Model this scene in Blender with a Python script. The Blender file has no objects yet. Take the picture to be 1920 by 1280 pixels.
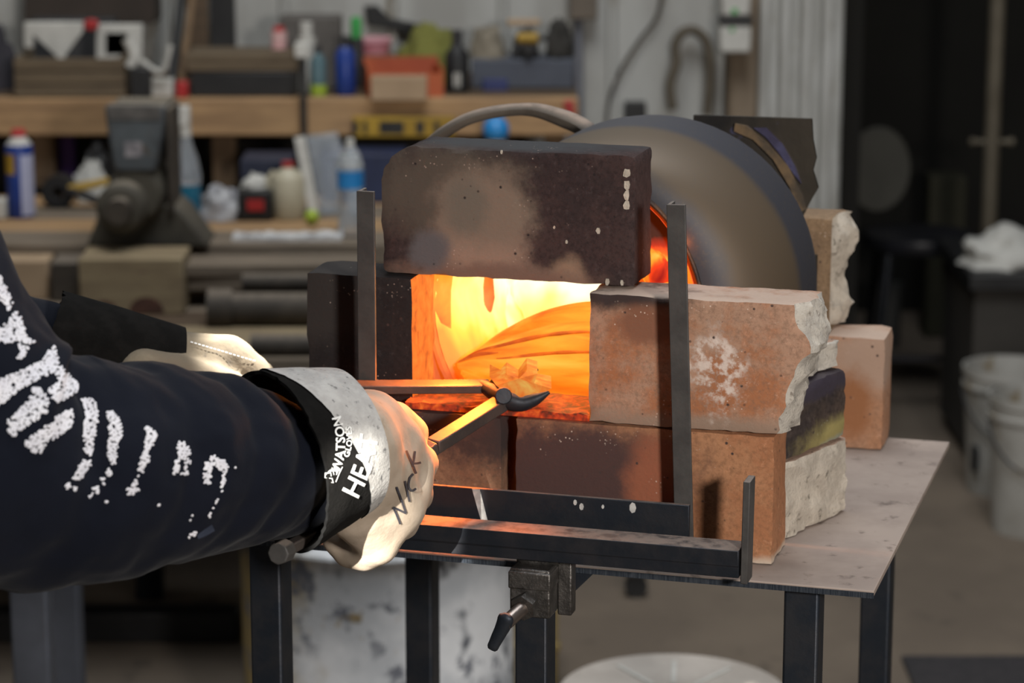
import bpy, bmesh, math, random
import numpy as np
from mathutils import Vector, Matrix, noise
from mathutils.bvhtree import BVHTree
from mathutils.geometry import intersect_point_line

random.seed(7)
SC = bpy.context.scene
COL = SC.collection
# ------------------------------------------------------------------ camera
F_PX, PITCH, CAM_Z = 5060.0, 0.2217, 1.5911
CP, SP = math.cos(PITCH), math.sin(PITCH)
CAM = Vector((0, 0, CAM_Z))
cam_d = bpy.data.cameras.new('camera')
cam_d.sensor_width = 36.0
cam_d.lens = F_PX / 1920 * 36
cam_d.clip_start = 0.05
cam_d.dof.use_dof = True
cam_d.dof.focus_distance = 2.22
cam_d.dof.aperture_fstop = 7.1
cam_o = bpy.data.objects.new('camera', cam_d)
cam_o.location = CAM
cam_o.rotation_euler = (math.pi / 2 - PITCH, 0, 0)
COL.objects.link(cam_o)
SC.camera = cam_o
# ------------------------------------------------------------------ light
SC.view_settings.view_transform = 'Standard'
SC.view_settings.look = 'None'
SC.view_settings.gamma = 1
SC.view_settings.use_curve_mapping = False
SC.view_settings.exposure = 0.0
SC.cycles.use_denoising = True
SC.cycles.sample_clamp_indirect = 6
W = bpy.data.worlds.new('world'); SC.world = W
W.use_nodes = True
W.node_tree.nodes['Background'].inputs[0].default_value = (0.80, 0.86, 1.0, 1)
W.node_tree.nodes['Background'].inputs[1].default_value = 0.055

def lamp(name, kind, loc, target, power, color, size=0.2, **kw):
    d = bpy.data.lights.new(name, kind); d.energy = power; d.color = color
    if kind == 'AREA':
        d.shape = 'DISK'; d.size = size
    elif kind in ('SPOT', 'POINT'):
        d.shadow_soft_size = size
    for k, v in kw.items(): setattr(d, k, v)
    o = bpy.data.objects.new(name, d); COL.objects.link(o)
    o.location = loc
    if target is not None:
        o.rotation_euler = (Vector(target) - Vector(loc)).to_track_quat('-Z', 'Y').to_euler()
    return o
# the bay door behind the photographer, an added soft fill overhead for the tops, and a sun patch on the gloves
lamp('bay_door_light', 'AREA', (0.98, -0.25, 1.74), (0.15, 2.3, 1.0), 66, (1.0, 0.94, 0.88), 0.30)
lamp('overhead_fill', 'AREA', (0.4, 3.0, 4.6), (0.2, 3.4, 0.5), 110, (0.90, 0.95, 1.0), 2.2)
lamp('bench_fill', 'AREA', (-0.5, 4.3, 3.3), (-0.4, 5.6, 0.9), 17, (1.0, 0.95, 0.86), 1.0)  # unseen lamp added to brighten the bench and back wall
_sun = lamp('sun_shaft_near', 'SPOT', (-0.75, -0.10, 1.95), (-0.115, 2.05, .972), 2100, (1.0, 0.96, 0.88), 0.01, spot_size=math.radians(3.9), spot_blend=.6)
_sun.scale = (0.27, 1, 1)
_sun.rotation_euler = (_sun.rotation_euler.to_matrix() @ Matrix.Rotation(math.radians(-14), 3, 'Z')).to_euler()
_sun2 = lamp('sun_shaft_far', 'SPOT', (0.35, 3.35, 2.35), (-0.236, 2.375, 1.062), 1300, (1.0, 0.95, 0.86), 0.01, spot_size=math.radians(2.7), spot_blend=.5)
# ------------------------------------------------------------------ view maths
def ray(px, py):
    a, b = (px - 960) / F_PX, (640 - py) / F_PX
    return Vector((a, CP + b * SP, -SP + b * CP))
def P(px, py, D): return CAM + ray(px, py) * D          # a point at depth D
def at(px, py, Y): r = ray(px, py); return CAM + r * (Y / r.y)
def onz(px, py, z): r = ray(px, py); return CAM + r * ((z - CAM_Z) / r.z)
O_F = Vector((0.2216, 2.1968, 0.9)); TH = -0.2807       # corner of the brick stack on the table
MF = Matrix.Translation(O_F) @ Matrix.Rotation(TH, 4, 'Z')
def FW(x, y, z): return MF @ Vector((x, y, z))
def onF(px, py, ly):
    n = MF.to_3x3() @ Vector((0, 1, 0)); r = ray(px, py)
    t = (n.dot(O_F - CAM) + ly) / n.dot(r)
    return MF.inverted() @ (CAM + r * t)
# ------------------------------------------------------------------ materials
def nn(nt, t, **kw):
    n = nt.nodes.new(t)
    for k, v in kw.items():
        if k.startswith('i_'):
            n.inputs[k[2:].replace('_', ' ')].default_value = v
        else: setattr(n, k, v)
    return n
def rgb(c): return (c[0], c[1], c[2], 1)
def mixc(nt, fac, a, b, mode='MIX'):
    m = nn(nt, 'ShaderNodeMix', data_type='RGBA', blend_type=mode)
    for sock, v in ((m.inputs[0], fac), (m.inputs[6], a), (m.inputs[7], b)):
        if isinstance(v, bpy.types.NodeSocket): nt.links.new(v, sock)
        elif isinstance(v, (int, float)): sock.default_value = v
        else: sock.default_value = rgb(v)
    return m.outputs[2]
def mathn(nt, op, a, b=0.5, clamp=False):
    m = nn(nt, 'ShaderNodeMath', operation=op, use_clamp=clamp)
    for i, v in enumerate((a, b)):
        if isinstance(v, bpy.types.NodeSocket): nt.links.new(v, m.inputs[i])
        else: m.inputs[i].default_value = v
    return m.outputs[0]
def mapr(nt, v, a, b, c=0.0, d=1.0, smooth=True):
    m = nn(nt, 'ShaderNodeMapRange', interpolation_type='SMOOTHSTEP' if smooth else 'LINEAR')
    nt.links.new(v, m.inputs[0])
    for i, x in enumerate((a, b, c, d)): m.inputs[i + 1].default_value = x
    return m.outputs[0]
def noise_n(nt, vec, scale, detail=3, rough=.6, dist=0.0):
    n = nn(nt, 'ShaderNodeTexNoise'); nt.links.new(vec, n.inputs['Vector'])
    n.inputs['Scale'].default_value = scale; n.inputs['Detail'].default_value = detail
    n.inputs['Roughness'].default_value = rough; n.inputs['Distortion'].default_value = dist
    return n.outputs['Fac']
def base_mat(name):
    m = bpy.data.materials.new(name); m.use_nodes = True
    nt = m.node_tree; b = nt.nodes['Principled BSDF']
    co = nn(nt, 'ShaderNodeTexCoord').outputs['Object']
    return m, nt, b, co
def bump(nt, b, h, strength, dist=.002):
    n = nn(nt, 'ShaderNodeBump'); n.inputs['Strength'].default_value = strength
    n.inputs['Distance'].default_value = dist
    nt.links.new(h, n.inputs['Height']); nt.links.new(n.outputs[0], b.inputs['Normal'])
def M(name, c1, c2=None, scale=12, rough=.7, metal=0.0, bmp=.15, c3=None, dust=None, dustn=.5, spec=.4, stretch=None, contrast=(.35, .65)):
    m, nt, b, co = base_mat(name)
    if stretch:
        mp = nn(nt, 'ShaderNodeMapping'); mp.inputs['Scale'].default_value = stretch
        nt.links.new(co, mp.inputs[0]); vec = mp.outputs[0]
    else: vec = co
    c2 = c2 or tuple(x * .75 for x in c1)
    n1 = noise_n(nt, vec, scale, 5)
    col = mixc(nt, mapr(nt, n1, *contrast), c1, c2)
    if c3:
        n2 = noise_n(nt, vec, scale * 2.7, 4)
        col = mixc(nt, mapr(nt, n2, .58, .72), col, c3)
    if dust:
        g = nn(nt, 'ShaderNodeNewGeometry'); s = nn(nt, 'ShaderNodeSeparateXYZ')
        nt.links.new(g.outputs['Normal'], s.inputs[0])
        n3 = noise_n(nt, co, 90, 4)
        f = mathn(nt, 'MULTIPLY', mapr(nt, s.outputs[2], .55, .95), mapr(nt, n3, .25, .6, 1 - dustn, 1))
        col = mixc(nt, f, col, dust)
        nt.links.new(mapr(nt, f, 0, 1, metal, 0), b.inputs['Metallic'])
        nt.links.new(mapr(nt, f, 0, 1, rough, .9), b.inputs['Roughness'])
    else:
        b.inputs['Roughness'].default_value = rough; b.inputs['Metallic'].default_value = metal
    b.inputs['Specular IOR Level'].default_value = spec
    nt.links.new(col, b.inputs['Base Color'])
    if bmp: bump(nt, b, noise_n(nt, vec, scale * 6, 4), bmp)
    return m
def brick_mat(name, c1, c2, soot=None, centre=(0, 0, 0), radii=(.1, .1, .1), speck=(.75, .62, .52), bloom=None, pit=(.06, .04, .035), bloomc=(.66, .54, .47), dusty=0.0):
    """fired clay: mottled body, pits, pale flecks, one soot or scorch stain and one pale bloom of their own shape"""
    m, nt, b, co = base_mat(name)
    col = mixc(nt, mapr(nt, noise_n(nt, co, 15, 6, .7), .42, .58), c1, c2)
    col = mixc(nt, mapr(nt, noise_n(nt, co, 190, 4, .75), .42, .68, 0, .6), col, tuple(x * .5 for x in c1))
    col = mixc(nt, mapr(nt, noise_n(nt, co, 120, 4, .75), .54, .72, 0, .45), col, tuple(min(1, x * 1.5 + .03) for x in c1))
    def stain(centre, radii, wob=.6, lo=1.15, hi=.45, ns=22):
        mp = nn(nt, 'ShaderNodeMapping', vector_type='TEXTURE')
        mp.inputs['Location'].default_value = centre; mp.inputs['Scale'].default_value = radii
        nt.links.new(co, mp.inputs[0])
        l = nn(nt, 'ShaderNodeVectorMath', operation='LENGTH'); nt.links.new(mp.outputs[0], l.inputs[0])
        w = mathn(nt, 'MULTIPLY', mathn(nt, 'SUBTRACT', noise_n(nt, co, ns, 5, .7), .5), wob * 2)
        return mapr(nt, mathn(nt, 'ADD', l.outputs['Value'], w), hi, lo, 1, 0)
    if soot:
        for (sc, ce, ra) in ([(soot, centre, radii)] if not isinstance(soot, list) else soot):
            col = mixc(nt, stain(ce, ra), col, sc)
    if bloom:
        for ce, ra in bloom:
            f = mathn(nt, 'MULTIPLY', stain(ce, ra, 1.2), mapr(nt, noise_n(nt, co, 95, 4), .42, .6))
            col = mixc(nt, f, col, bloomc)
    v = nn(nt, 'ShaderNodeTexVoronoi'); nt.links.new(co, v.inputs['Vector']); v.inputs['Scale'].default_value = 130
    n = noise_n(nt, co, 35, 2)
    col = mixc(nt, mathn(nt, 'MULTIPLY', mapr(nt, v.outputs['Distance'], .10, .22, 1, 0), mapr(nt, n, .53, .6)), col, pit)
    v2 = nn(nt, 'ShaderNodeTexVoronoi'); nt.links.new(co, v2.inputs['Vector']); v2.inputs['Scale'].default_value = 260
    n2 = noise_n(nt, co, 26, 2)
    col = mixc(nt, mathn(nt, 'MULTIPLY', mapr(nt, v2.outputs['Distance'], .06, .24, .75, 0), mapr(nt, n2, .57, .66)), col, speck)
    if dusty:                                                   # pale kiln dust lying on the upward faces
        g = nn(nt, 'ShaderNodeNewGeometry'); sx_ = nn(nt, 'ShaderNodeSeparateXYZ'); nt.links.new(g.outputs['Normal'], sx_.inputs[0])
        col = mixc(nt, mathn(nt, 'MULTIPLY', mapr(nt, sx_.outputs[2], .6, .95, 0, dusty), mapr(nt, noise_n(nt, co, 24, 4), .30, .55)), col, (.50, .385, .31))
    nt.links.new(col, b.inputs['Base Color'])
    b.inputs['Roughness'].default_value = .9; b.inputs['Specular IOR Level'].default_value = .25
    bump(nt, b, noise_n(nt, co, 220, 5, .7), .35, .0015)
    return m
def emit_mat(name, cols, stops, strength, scale, heat=None, radii=(.1, .1, .1), wob=.8, base=(.6, .4, .3), stretch=None, detail=3):
    """incandescent surface: temperature falls off round the hottest spot, broken up by noise"""
    m, nt, b, co = base_mat(name)
    vec = co
    if stretch:
        mp = nn(nt, 'ShaderNodeMapping'); mp.inputs['Scale'].default_value = stretch
        nt.links.new(co, mp.inputs[0]); vec = mp.outputs[0]
    nz = noise_n(nt, vec, scale, detail, .55, .4)
    if heat is not None:
        mp = nn(nt, 'ShaderNodeMapping', vector_type='TEXTURE')
        mp.inputs['Location'].default_value = heat; mp.inputs['Scale'].default_value = radii
        nt.links.new(co, mp.inputs[0])
        l = nn(nt, 'ShaderNodeVectorMath', operation='LENGTH'); nt.links.new(mp.outputs[0], l.inputs[0])
        f = mathn(nt, 'ADD', mathn(nt, 'SUBTRACT', 1.0, l.outputs['Value']), mathn(nt, 'MULTIPLY', mathn(nt, 'SUBTRACT', nz, .5), wob))
    else: f = nz
    r = nn(nt, 'ShaderNodeValToRGB'); nt.links.new(f, r.inputs[0])
    while len(r.color_ramp.elements) < len(cols): r.color_ramp.elements.new(.5)
    for e, c, s in zip(r.color_ramp.elements, cols, stops): e.position = s; e.color = rgb(c)
    nt.links.new(r.outputs[0], b.inputs['Emission Color']); b.inputs['Emission Strength'].default_value = strength
    b.inputs['Base Color'].default_value = rgb(base); b.inputs['Roughness'].default_value = .9
    return m
def glass_mat(name, c, alpha=.35, rough=.15):
    m, nt, b, co = base_mat(name)
    b.inputs['Base Color'].default_value = rgb(c); b.inputs['Roughness'].default_value = rough
    b.inputs['Transmission Weight'].default_value = 1 - alpha; b.inputs['IOR'].default_value = 1.2
    return m
# ------------------------------------------------------------------ mesh helpers
class MB:
    def __init__(s): s.v = []; s.f = []; s.m = []
    def add(s, vs, fs, mi=0):
        o = len(s.v); s.v += [tuple(p) for p in vs]; s.f += [tuple(i + o for i in f) for f in fs]; s.m += [mi] * len(fs); return s
    def box(s, c, d, R=None, mi=0):
        vs = [Vector((x * d[0] / 2, y * d[1] / 2, z * d[2] / 2)) for x in (-1, 1) for y in (-1, 1) for z in (-1, 1)]
        if R is not None: vs = [R @ p for p in vs]
        c = Vector(c)
        return s.add([p + c for p in vs], [(0, 1, 3, 2), (4, 6, 7, 5), (0, 4, 5, 1), (2, 3, 7, 6), (0, 2, 6, 4), (1, 5, 7, 3)], mi)
    def bx(s, x0, x1, y0, y1, z0, z1, mi=0): return s.box(((x0 + x1) / 2, (y0 + y1) / 2, (z0 + z1) / 2), (x1 - x0, y1 - y0, z1 - z0), None, mi)
    def bar(s, a, b, w, h, up=(0, 0, 1), mi=0):
        a, b, up = Vector(a), Vector(b), Vector(up); t = (b - a).normalized()
        r = t.cross(up).normalized(); u = r.cross(t)
        return s.add([p + r * (i * w / 2) + u * (j * h / 2) for p in (a, b) for i, j in ((-1, -1), (1, -1), (1, 1), (-1, 1))],
                     [(0, 3, 2, 1), (4, 5, 6, 7), (0, 1, 5, 4), (1, 2, 6, 5), (2, 3, 7, 6), (3, 0, 4, 7)], mi)
    def tube(s, path, radii, n=12, cap=True, sq=(1, 1), mi=0, up=None):
        path = [Vector(p) for p in path]
        if not hasattr(radii, '__len__'): radii = [radii] * len(path)
        k = len(path); vs = []; ref = None
        for i, p in enumerate(path):
            t = (path[min(i + 1, k - 1)] - path[max(i - 1, 0)]).normalized()
            if ref is None: ref = Vector(up) if up else (Vector((0, 0, 1)) if abs(t.z) < .9 else Vector((1, 0, 0)))
            u = (ref - t * ref.dot(t)).normalized(); ref = u; w = t.cross(u)
            for j in range(n):
                a = 2 * math.pi * j / n
                vs.append(p + (u * math.cos(a) * sq[0] + w * math.sin(a) * sq[1]) * radii[i])
        fs = [(i * n + j, i * n + (j + 1) % n, (i + 1) * n + (j + 1) % n, (i + 1) * n + j) for i in range(k - 1) for j in range(n)]
        if cap: fs += [tuple(range(n - 1, -1, -1)), tuple((k - 1) * n + j for j in range(n))]
        return s.add(vs, fs, mi)
    def cyl(s, a, b, r, r2=None, n=20, mi=0): return s.tube([a, b], [r, r if r2 is None else r2], n, True, (1, 1), mi)
    def lathe(s, prof, n=24, c=(0, 0, 0), axis='z', mi=0, arc=2 * math.pi):
        vs = []
        for r, h in prof:
            for j in range(n):
                a = arc * j / n; x, y = r * math.cos(a), r * math.sin(a)
                q = (x, y, h) if axis == 'z' else ((x, h, y) if axis == 'y' else (h, x, y))
                vs.append((q[0] + c[0], q[1] + c[1], q[2] + c[2]))
        k = len(prof)
        fs = [(i * n + j, i * n + (j + 1) % n, (i + 1) * n + (j + 1) % n, (i + 1) * n + j) for i in range(k - 1) for j in range(n)]
        if prof[0][0] > 1e-6: pass
        return s.add(vs, fs, mi)
    def prism(s, poly, y0, y1, axis='y', mi=0):
        n = len(poly)
        def q(p, h): return (p[0], h, p[1]) if axis == 'y' else ((p[0], p[1], h) if axis == 'z' else (h, p[0], p[1]))
        return s.add([q(p, y0) for p in poly] + [q(p, y1) for p in poly],
                     [tuple(range(n)), tuple(range(2 * n - 1, n - 1, -1))] + [(i, i + n, (i + 1) % n + n, (i + 1) % n) for i in range(n)], mi)
    def ball(s, c, r, n=12, sc=(1, 1, 1), mi=0):
        pr = [(max(r * math.sin(math.pi * i / (n // 2)), 1e-5), -r * math.cos(math.pi * i / (n // 2))) for i in range(n // 2 + 1)]
        vs = []
        for q, h in pr:
            for j in range(n):
                a = 2 * math.pi * j / n
                vs.append((c[0] + q * math.cos(a) * sc[0], c[1] + q * math.sin(a) * sc[1], c[2] + h * sc[2]))
        k = len(pr)
        return s.add(vs, [(i * n + j, i * n + (j + 1) % n, (i + 1) * n + (j + 1) % n, (i + 1) * n + j) for i in range(k - 1) for j in range(n)], mi)
    def chain(s, pts):
        """blobs joined by tapering limbs: pts = [(point, radius), ...]"""
        for p, r in pts: s.ball(p, r, 14)
        for (a, ra), (b, rb) in zip(pts, pts[1:]): s.tube([a, b], [ra * .98, rb * .98], 14)
        return s
    def mesh(s, name, mats=(), smooth=40):
        me = bpy.data.meshes.new(name); me.from_pydata(s.v, [], s.f)
        for m in mats: me.materials.append(m)
        if s.m and max(s.m): me.polygons.foreach_set('material_index', s.m)
        bm = bmesh.new(); bm.from_mesh(me)
        bmesh.ops.remove_doubles(bm, verts=bm.verts, dist=1e-6)
        bmesh.ops.recalc_face_normals(bm, faces=bm.faces)
        bm.to_mesh(me); bm.free()
        finish(me, smooth)
        return me
    def build(s, name, mats, parent=None, loc=None, rz=0.0, bevel=0.0, smooth=40, seg=2):
        mats = mats if isinstance(mats, (list, tuple)) else [mats]
        return link(name, s.mesh(name, mats, smooth), parent, loc, rz, bevel, seg)
def finish(me, smooth=40):
    if smooth:
        me.polygons.foreach_set('use_smooth', [True] * len(me.polygons))
        me.set_sharp_from_angle(angle=math.radians(smooth))
    me.update()
def link(name, me, parent=None, loc=None, rz=0.0, bevel=0.0, seg=2):
    o = bpy.data.objects.new(name, me); COL.objects.link(o)
    if parent: o.parent = parent
    if loc is not None: o.location = loc
    if rz: o.rotation_euler = (0, 0, rz)
    if bevel:
        b = o.modifiers.new('edge', 'BEVEL'); b.width = bevel; b.segments = seg; b.limit_method = 'ANGLE'; b.angle_limit = .6
        b.harden_normals = False
    return o
def tag(o, label, cat=None, group=None, kind=None):
    if label: o['label'] = label
    if cat: o['category'] = cat
    if group: o['group'] = group
    if kind: o['kind'] = kind
    return o
def thing(name, label, cat, loc=(0, 0, 0), rz=0.0, group=None):
    o = bpy.data.objects.new(name, None); o.empty_display_size = .05; COL.objects.link(o)
    o.location = loc; o.rotation_euler = (0, 0, rz)
    return tag(o, label, cat, group)
def fthing(name, label, cat, x, y, z, group=None, rz=0.0): return thing(name, label, cat, FW(x, y, z), TH + rz, group)
def solid(mb, name, mats, label, cat, loc=None, rz=0.0, bevel=0.0, group=None, smooth=40):
    return tag(mb.build(name, mats, None, loc, rz, bevel, smooth), label, cat, group)
def evaluated(o):
    dg = bpy.context.evaluated_depsgraph_get()
    return bpy.data.meshes.new_from_object(o.evaluated_get(dg), depsgraph=dg)
def fused(mb, name, mats, voxel=.004, it=6, parent=None):
    """one continuous skin over the overlapping volumes"""
    t = mb.build('tmp', mats)
    r = t.modifiers.new('r', 'REMESH'); r.mode = 'VOXEL'; r.voxel_size = voxel; r.use_smooth_shade = True
    sm = t.modifiers.new('s', 'SMOOTH'); sm.factor = .5; sm.iterations = it
    me = evaluated(t); bpy.data.objects.remove(t)
    me.materials.clear()
    for m in (mats if isinstance(mats, (list, tuple)) else [mats]): me.materials.append(m)
    finish(me, 70); me.name = name
    return link(name, me, parent)
def catmull(pts, n):
    pts = [np.array(p, float) for p in pts]; out = []
    q = [2 * pts[0] - pts[1]] + pts + [2 * pts[-1] - pts[-2]]
    for i in range(1, len(q) - 2):
        for k in range(n):
            t = k / n
            out.append(.5 * (2 * q[i] + (q[i + 1] - q[i - 1]) * t + (2 * q[i - 1] - 5 * q[i] + 4 * q[i + 1] - q[i + 2]) * t * t + (3 * q[i] - q[i - 1] - 3 * q[i + 1] + q[i + 2]) * t ** 3))
    out.append(pts[-1]); return out
def gridbox(lx, ly, lz, n, fn=None, mats=(), face=None, name='brick', smooth=35):
    """a box of small faces with origin at its left front bottom corner; fn moves points, face picks the material"""
    bm = bmesh.new()
    bmesh.ops.create_cube(bm, size=1)
    for v in bm.verts: v.co = Vector(((v.co.x + .5) * lx, (v.co.y + .5) * ly, (v.co.z + .5) * lz))
    for ax, k in zip(range(3), n):
        es = [e for e in bm.edges if abs((e.verts[0].co - e.verts[1].co)[ax]) > 1e-7]
        if k > 1: bmesh.ops.subdivide_edges(bm, edges=es, cuts=k - 1, use_grid_fill=True)
    bm.normal_update()
    if face:
        for f in bm.faces: f.material_index = face(f)
    if fn:
        for v in bm.verts: v.co = Vector(fn(v.co.copy()))
    me = bpy.data.meshes.new(name); bm.to_mesh(me); bm.free()
    for m in mats: me.materials.append(m)
    finish(me, smooth); return me
def worn(lx, ly, lz, amt=.0012, r=.004, seed=0):
    """rounds and chips the arrises of a box a little"""
    def fn(p):
        q = [p.x, p.y, p.z]; L = (lx, ly, lz)
        near = [i for i in range(3) if min(q[i], L[i] - q[i]) < 1e-5]
        nz = noise.noise(Vector(q) * 55 + Vector((seed * 7.3, seed, 0)))
        n2 = noise.noise(Vector(q) * 160 + Vector((seed, seed * 3.1, 5)))
        for i in near:
            s = 1 if q[i] < L[i] / 2 else -1
            q[i] += s * amt * (.5 + .5 * n2) * .6
            if len(near) > 1: q[i] += s * r * max(.25, .45 + .9 * nz) * (.55 if len(near) == 2 else .75)
        return q
    return fn
# ------------------------------------------------------------------ shared materials
dust_c = (.215, .165, .135)
m_steel = M('blue_black_steel', (.020, .026, .036), (.034, .036, .042), 30, .5, .55, .12, dust=(.17, .13, .11), dustn=.55)
m_steel_g = M('grey_bar_steel', (.075, .071, .067), (.055, .052, .05), 40, .6, .25, .12, dust=(.20, .165, .14))
m_plate = M('dusty_plate', (.37, .30, .255), (.30, .24, .205), 14, .85, .1, .10, c3=(.16, .125, .105))
m_edge = M('torch_cut_edge', (.022, .03, .042), (.06, .07, .085), 60, .45, .7, .4, stretch=(12, 1, .5))
m_weld = M('weld_steel', (.16, .15, .14), (.08, .075, .07), 70, .4, .8, .4)
m_chalk = M('chalk', (.55, .55, .53), (.35, .35, .34), 120, .95)
m_frac = M('broken_firebrick', (.50, .46, .40), (.36, .33, .29), 60, .95, 0, .7, c3=(.22, .19, .16))
m_frac2 = M('pale_broken_firebrick', (.54, .48, .40), (.40, .35, .29), 45, .95, 0, .8, c3=(.16, .14, .11))
m_wood = M('bench_wood', (.40, .25, .125), (.27, .165, .085), 5, .75, 0, .2, stretch=(1, 8, 8))
m_wood_d = M('dark_wood', (.10, .066, .040), (.062, .042, .026), 6, .8, 0, .2, stretch=(1, 8, 8))
m_wood_v = M('wood_upright', (.17, .11, .06), (.11, .07, .04), 6, .8, 0, .2, stretch=(8, 8, 1))
m_wood_p = M('pale_wood', (.30, .235, .14), (.22, .165, .10), 7, .8, 0, .2, stretch=(1, 6, 6), c3=(.16, .10, .07))
m_grey_board = M('weathered_board', (.22, .175, .13), (.14, .11, .08), 6, .85, 0, .25, stretch=(1, 9, 9))
m_white = M('grubby_white', (.55, .54, .50), (.40, .39, .36), 8, .7)
m_cream = M('cream_plastic', (.52, .48, .36), (.42, .38, .28), 6, .5)
m_black = M('black_plastic', (.012, .012, .013), (.02, .02, .02), 10, .5)
m_dark = M('dark_grey', (.04, .04, .042), (.025, .025, .027), 10, .6)
m_red = M('red_plastic', (.42, .03, .03), (.28, .02, .02), 8, .4)
m_orange = M('orange_plastic', (.45, .10, .03), (.32, .06, .02), 8, .5)
m_yellow = M('yellow_paint', (.40, .25, .025), (.28, .17, .018), 8, .5)
m_blue = M('blue_plastic', (.015, .045, .24), (.01, .03, .16), 8, .4)
m_sky = M('bright_blue', (.03, .26, .60), (.02, .16, .45), 8, .3)
m_green = M('green_plastic', (.05, .35, .08), (.03, .22, .05), 8, .4)
m_lime = M('lime_liquid', (.38, .50, .05), (.26, .36, .04), 8, .3)
m_olive = M('olive_cloth', (.20, .20, .045), (.13, .13, .03), 9, .9)
m_pink = M('pink_plastic', (.55, .08, .13), (.60, .25, .28), 6, .5)
m_tan = M('tan_card', (.42, .30, .19), (.34, .24, .15), 6, .8)
m_teal = M('teal_liquid', (.02, .16, .26), (.015, .10, .18), 8, .2)
m_silver = M('silver_foil', (.85, .85, .85), (.55, .55, .56), 22, .4, .3, .5)
m_castiron = M('vise_paint', (.10, .115, .125), (.065, .072, .078), 14, .55, .3, .2, dust=(.22, .19, .15), c3=(.10, .08, .06))
m_castbrown = M('dirty_cast_iron', (.095, .085, .065), (.06, .053, .042), 12, .7, .2, .25, dust=(.20, .17, .13))
m_pipe = M('old_pipe', (.085, .07, .055), (.05, .042, .034), 14, .7, .3, .2, dust=(.17, .14, .11))
m_clear = glass_mat('clear_plastic', (.75, .80, .85), .25)
m_purple = M('purple', (.10, .04, .25), (.07, .03, .16), 8, .5)
# ------------------------------------------------------------------ the room
def struct(o): o['kind'] = 'structure'; return o
m_floor = M('concrete', (.180, .142, .106), (.140, .110, .083), 3, .9, 0, .06, c3=(.095, .077, .06))
struct(MB().bx(-3.2, 3.4, -2.2, 7.6, -.08, 0).build('floor', m_floor))
m_wall = M('painted_sheet_wall', (.40, .40, .38), (.31, .305, .285), 2.2, .7, 0, .05, c3=(.24, .215, .17), stretch=(3, 3, 1))
WY = 5.82
wall = struct(MB().bx(-3.2, .70, WY, WY + .06, 0, 3.0).build('wall_back', m_wall))
for i, x in enumerate(np.arange(-1.9, .50, .235)):            # standing seams between the sheets
    MB().prism([(x - .012, WY), (x - .006, WY - .012), (x + .006, WY - .012), (x + .012, WY)], .0, 2.9, 'z').build('seam', m_wall, wall)
m_corr = M('corrugated_white', (.50, .50, .48), (.38, .375, .35), 5, .6, .1, .05, stretch=(6, 6, 1), c3=(.30, .27, .22))
poly = []
xs = np.linspace(.525, .705, 61)
for x in xs: poly.append((x, WY - .075 - .016 * max(-1, min(1, 1.8 * math.sin((x - .525) / .045 * 2 * math.pi)))))
struct(MB().prism(poly + [(.705, WY - .01), (.525, WY - .01)], 0, 2.9, 'z').build('trim_1', m_corr, smooth=50))
m_trimw = M('post_wood', (.22, .17, .12), (.16, .12, .08), 6, .8, stretch=(8, 8, 1))
struct(MB().bx(.462, .524, WY - .08, WY - .002, 0, 2.9).build('trim_2', m_trimw, bevel=.004))
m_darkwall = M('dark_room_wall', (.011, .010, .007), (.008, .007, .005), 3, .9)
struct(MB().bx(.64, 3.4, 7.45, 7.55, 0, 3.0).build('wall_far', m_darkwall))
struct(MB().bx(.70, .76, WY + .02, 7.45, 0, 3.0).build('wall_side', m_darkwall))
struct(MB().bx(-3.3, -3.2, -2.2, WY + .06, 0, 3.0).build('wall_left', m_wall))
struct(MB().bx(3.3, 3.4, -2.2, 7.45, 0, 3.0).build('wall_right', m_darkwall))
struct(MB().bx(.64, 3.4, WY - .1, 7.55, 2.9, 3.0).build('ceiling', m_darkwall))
# ------------------------------------------------------------------ steel table
tb = fthing('steel_table', 'welded steel table with a dusty plate top carrying the brick furnace', 'table', 0, 0, -.9)
tp = MB().bx(-.52, .093, -.044, .457, .8945, .9).build('top_plate', m_plate, tb, bevel=.0008)
MB().bx(-.52, .0932, -.0450, -.0441, .8938, .8985).build('cut_edge', m_edge, tp)
for x, y in ((.030, -.012), (.030, .425), (-.452, -.012), (-.452, .425)):
    l = MB()
    l.bx(x - .015, x + .015, y - .015, y + .015, 0.004, .8945)
    l.bx(x - .03, x + .03, y - .03, y + .03, 0, .005)
    l.build('leg', m_steel, tb, bevel=.003)
MB().bx(-.437, .015, .413, .437, .18, .205).build('stretcher', m_steel, tb, bevel=.002)
MB().bx(.018, .042, .003, .41, .18, .205).build('stretcher', m_steel, tb, bevel=.002)
MB().bx(-.464, -.440, .003, .41, .18, .205).build('stretcher', m_steel, tb, bevel=.002)
g0 = onF(1040, 1072, -.045); g1 = onF(1108, 1075, -.045); g2 = onF(1040, 1145, -.045)
MB().prism([(g0.x, .894), (g1.x + .002, .894), (g0.x, .894 - .036)], -.042, -.036).build('gusset', m_steel, tb)
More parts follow.
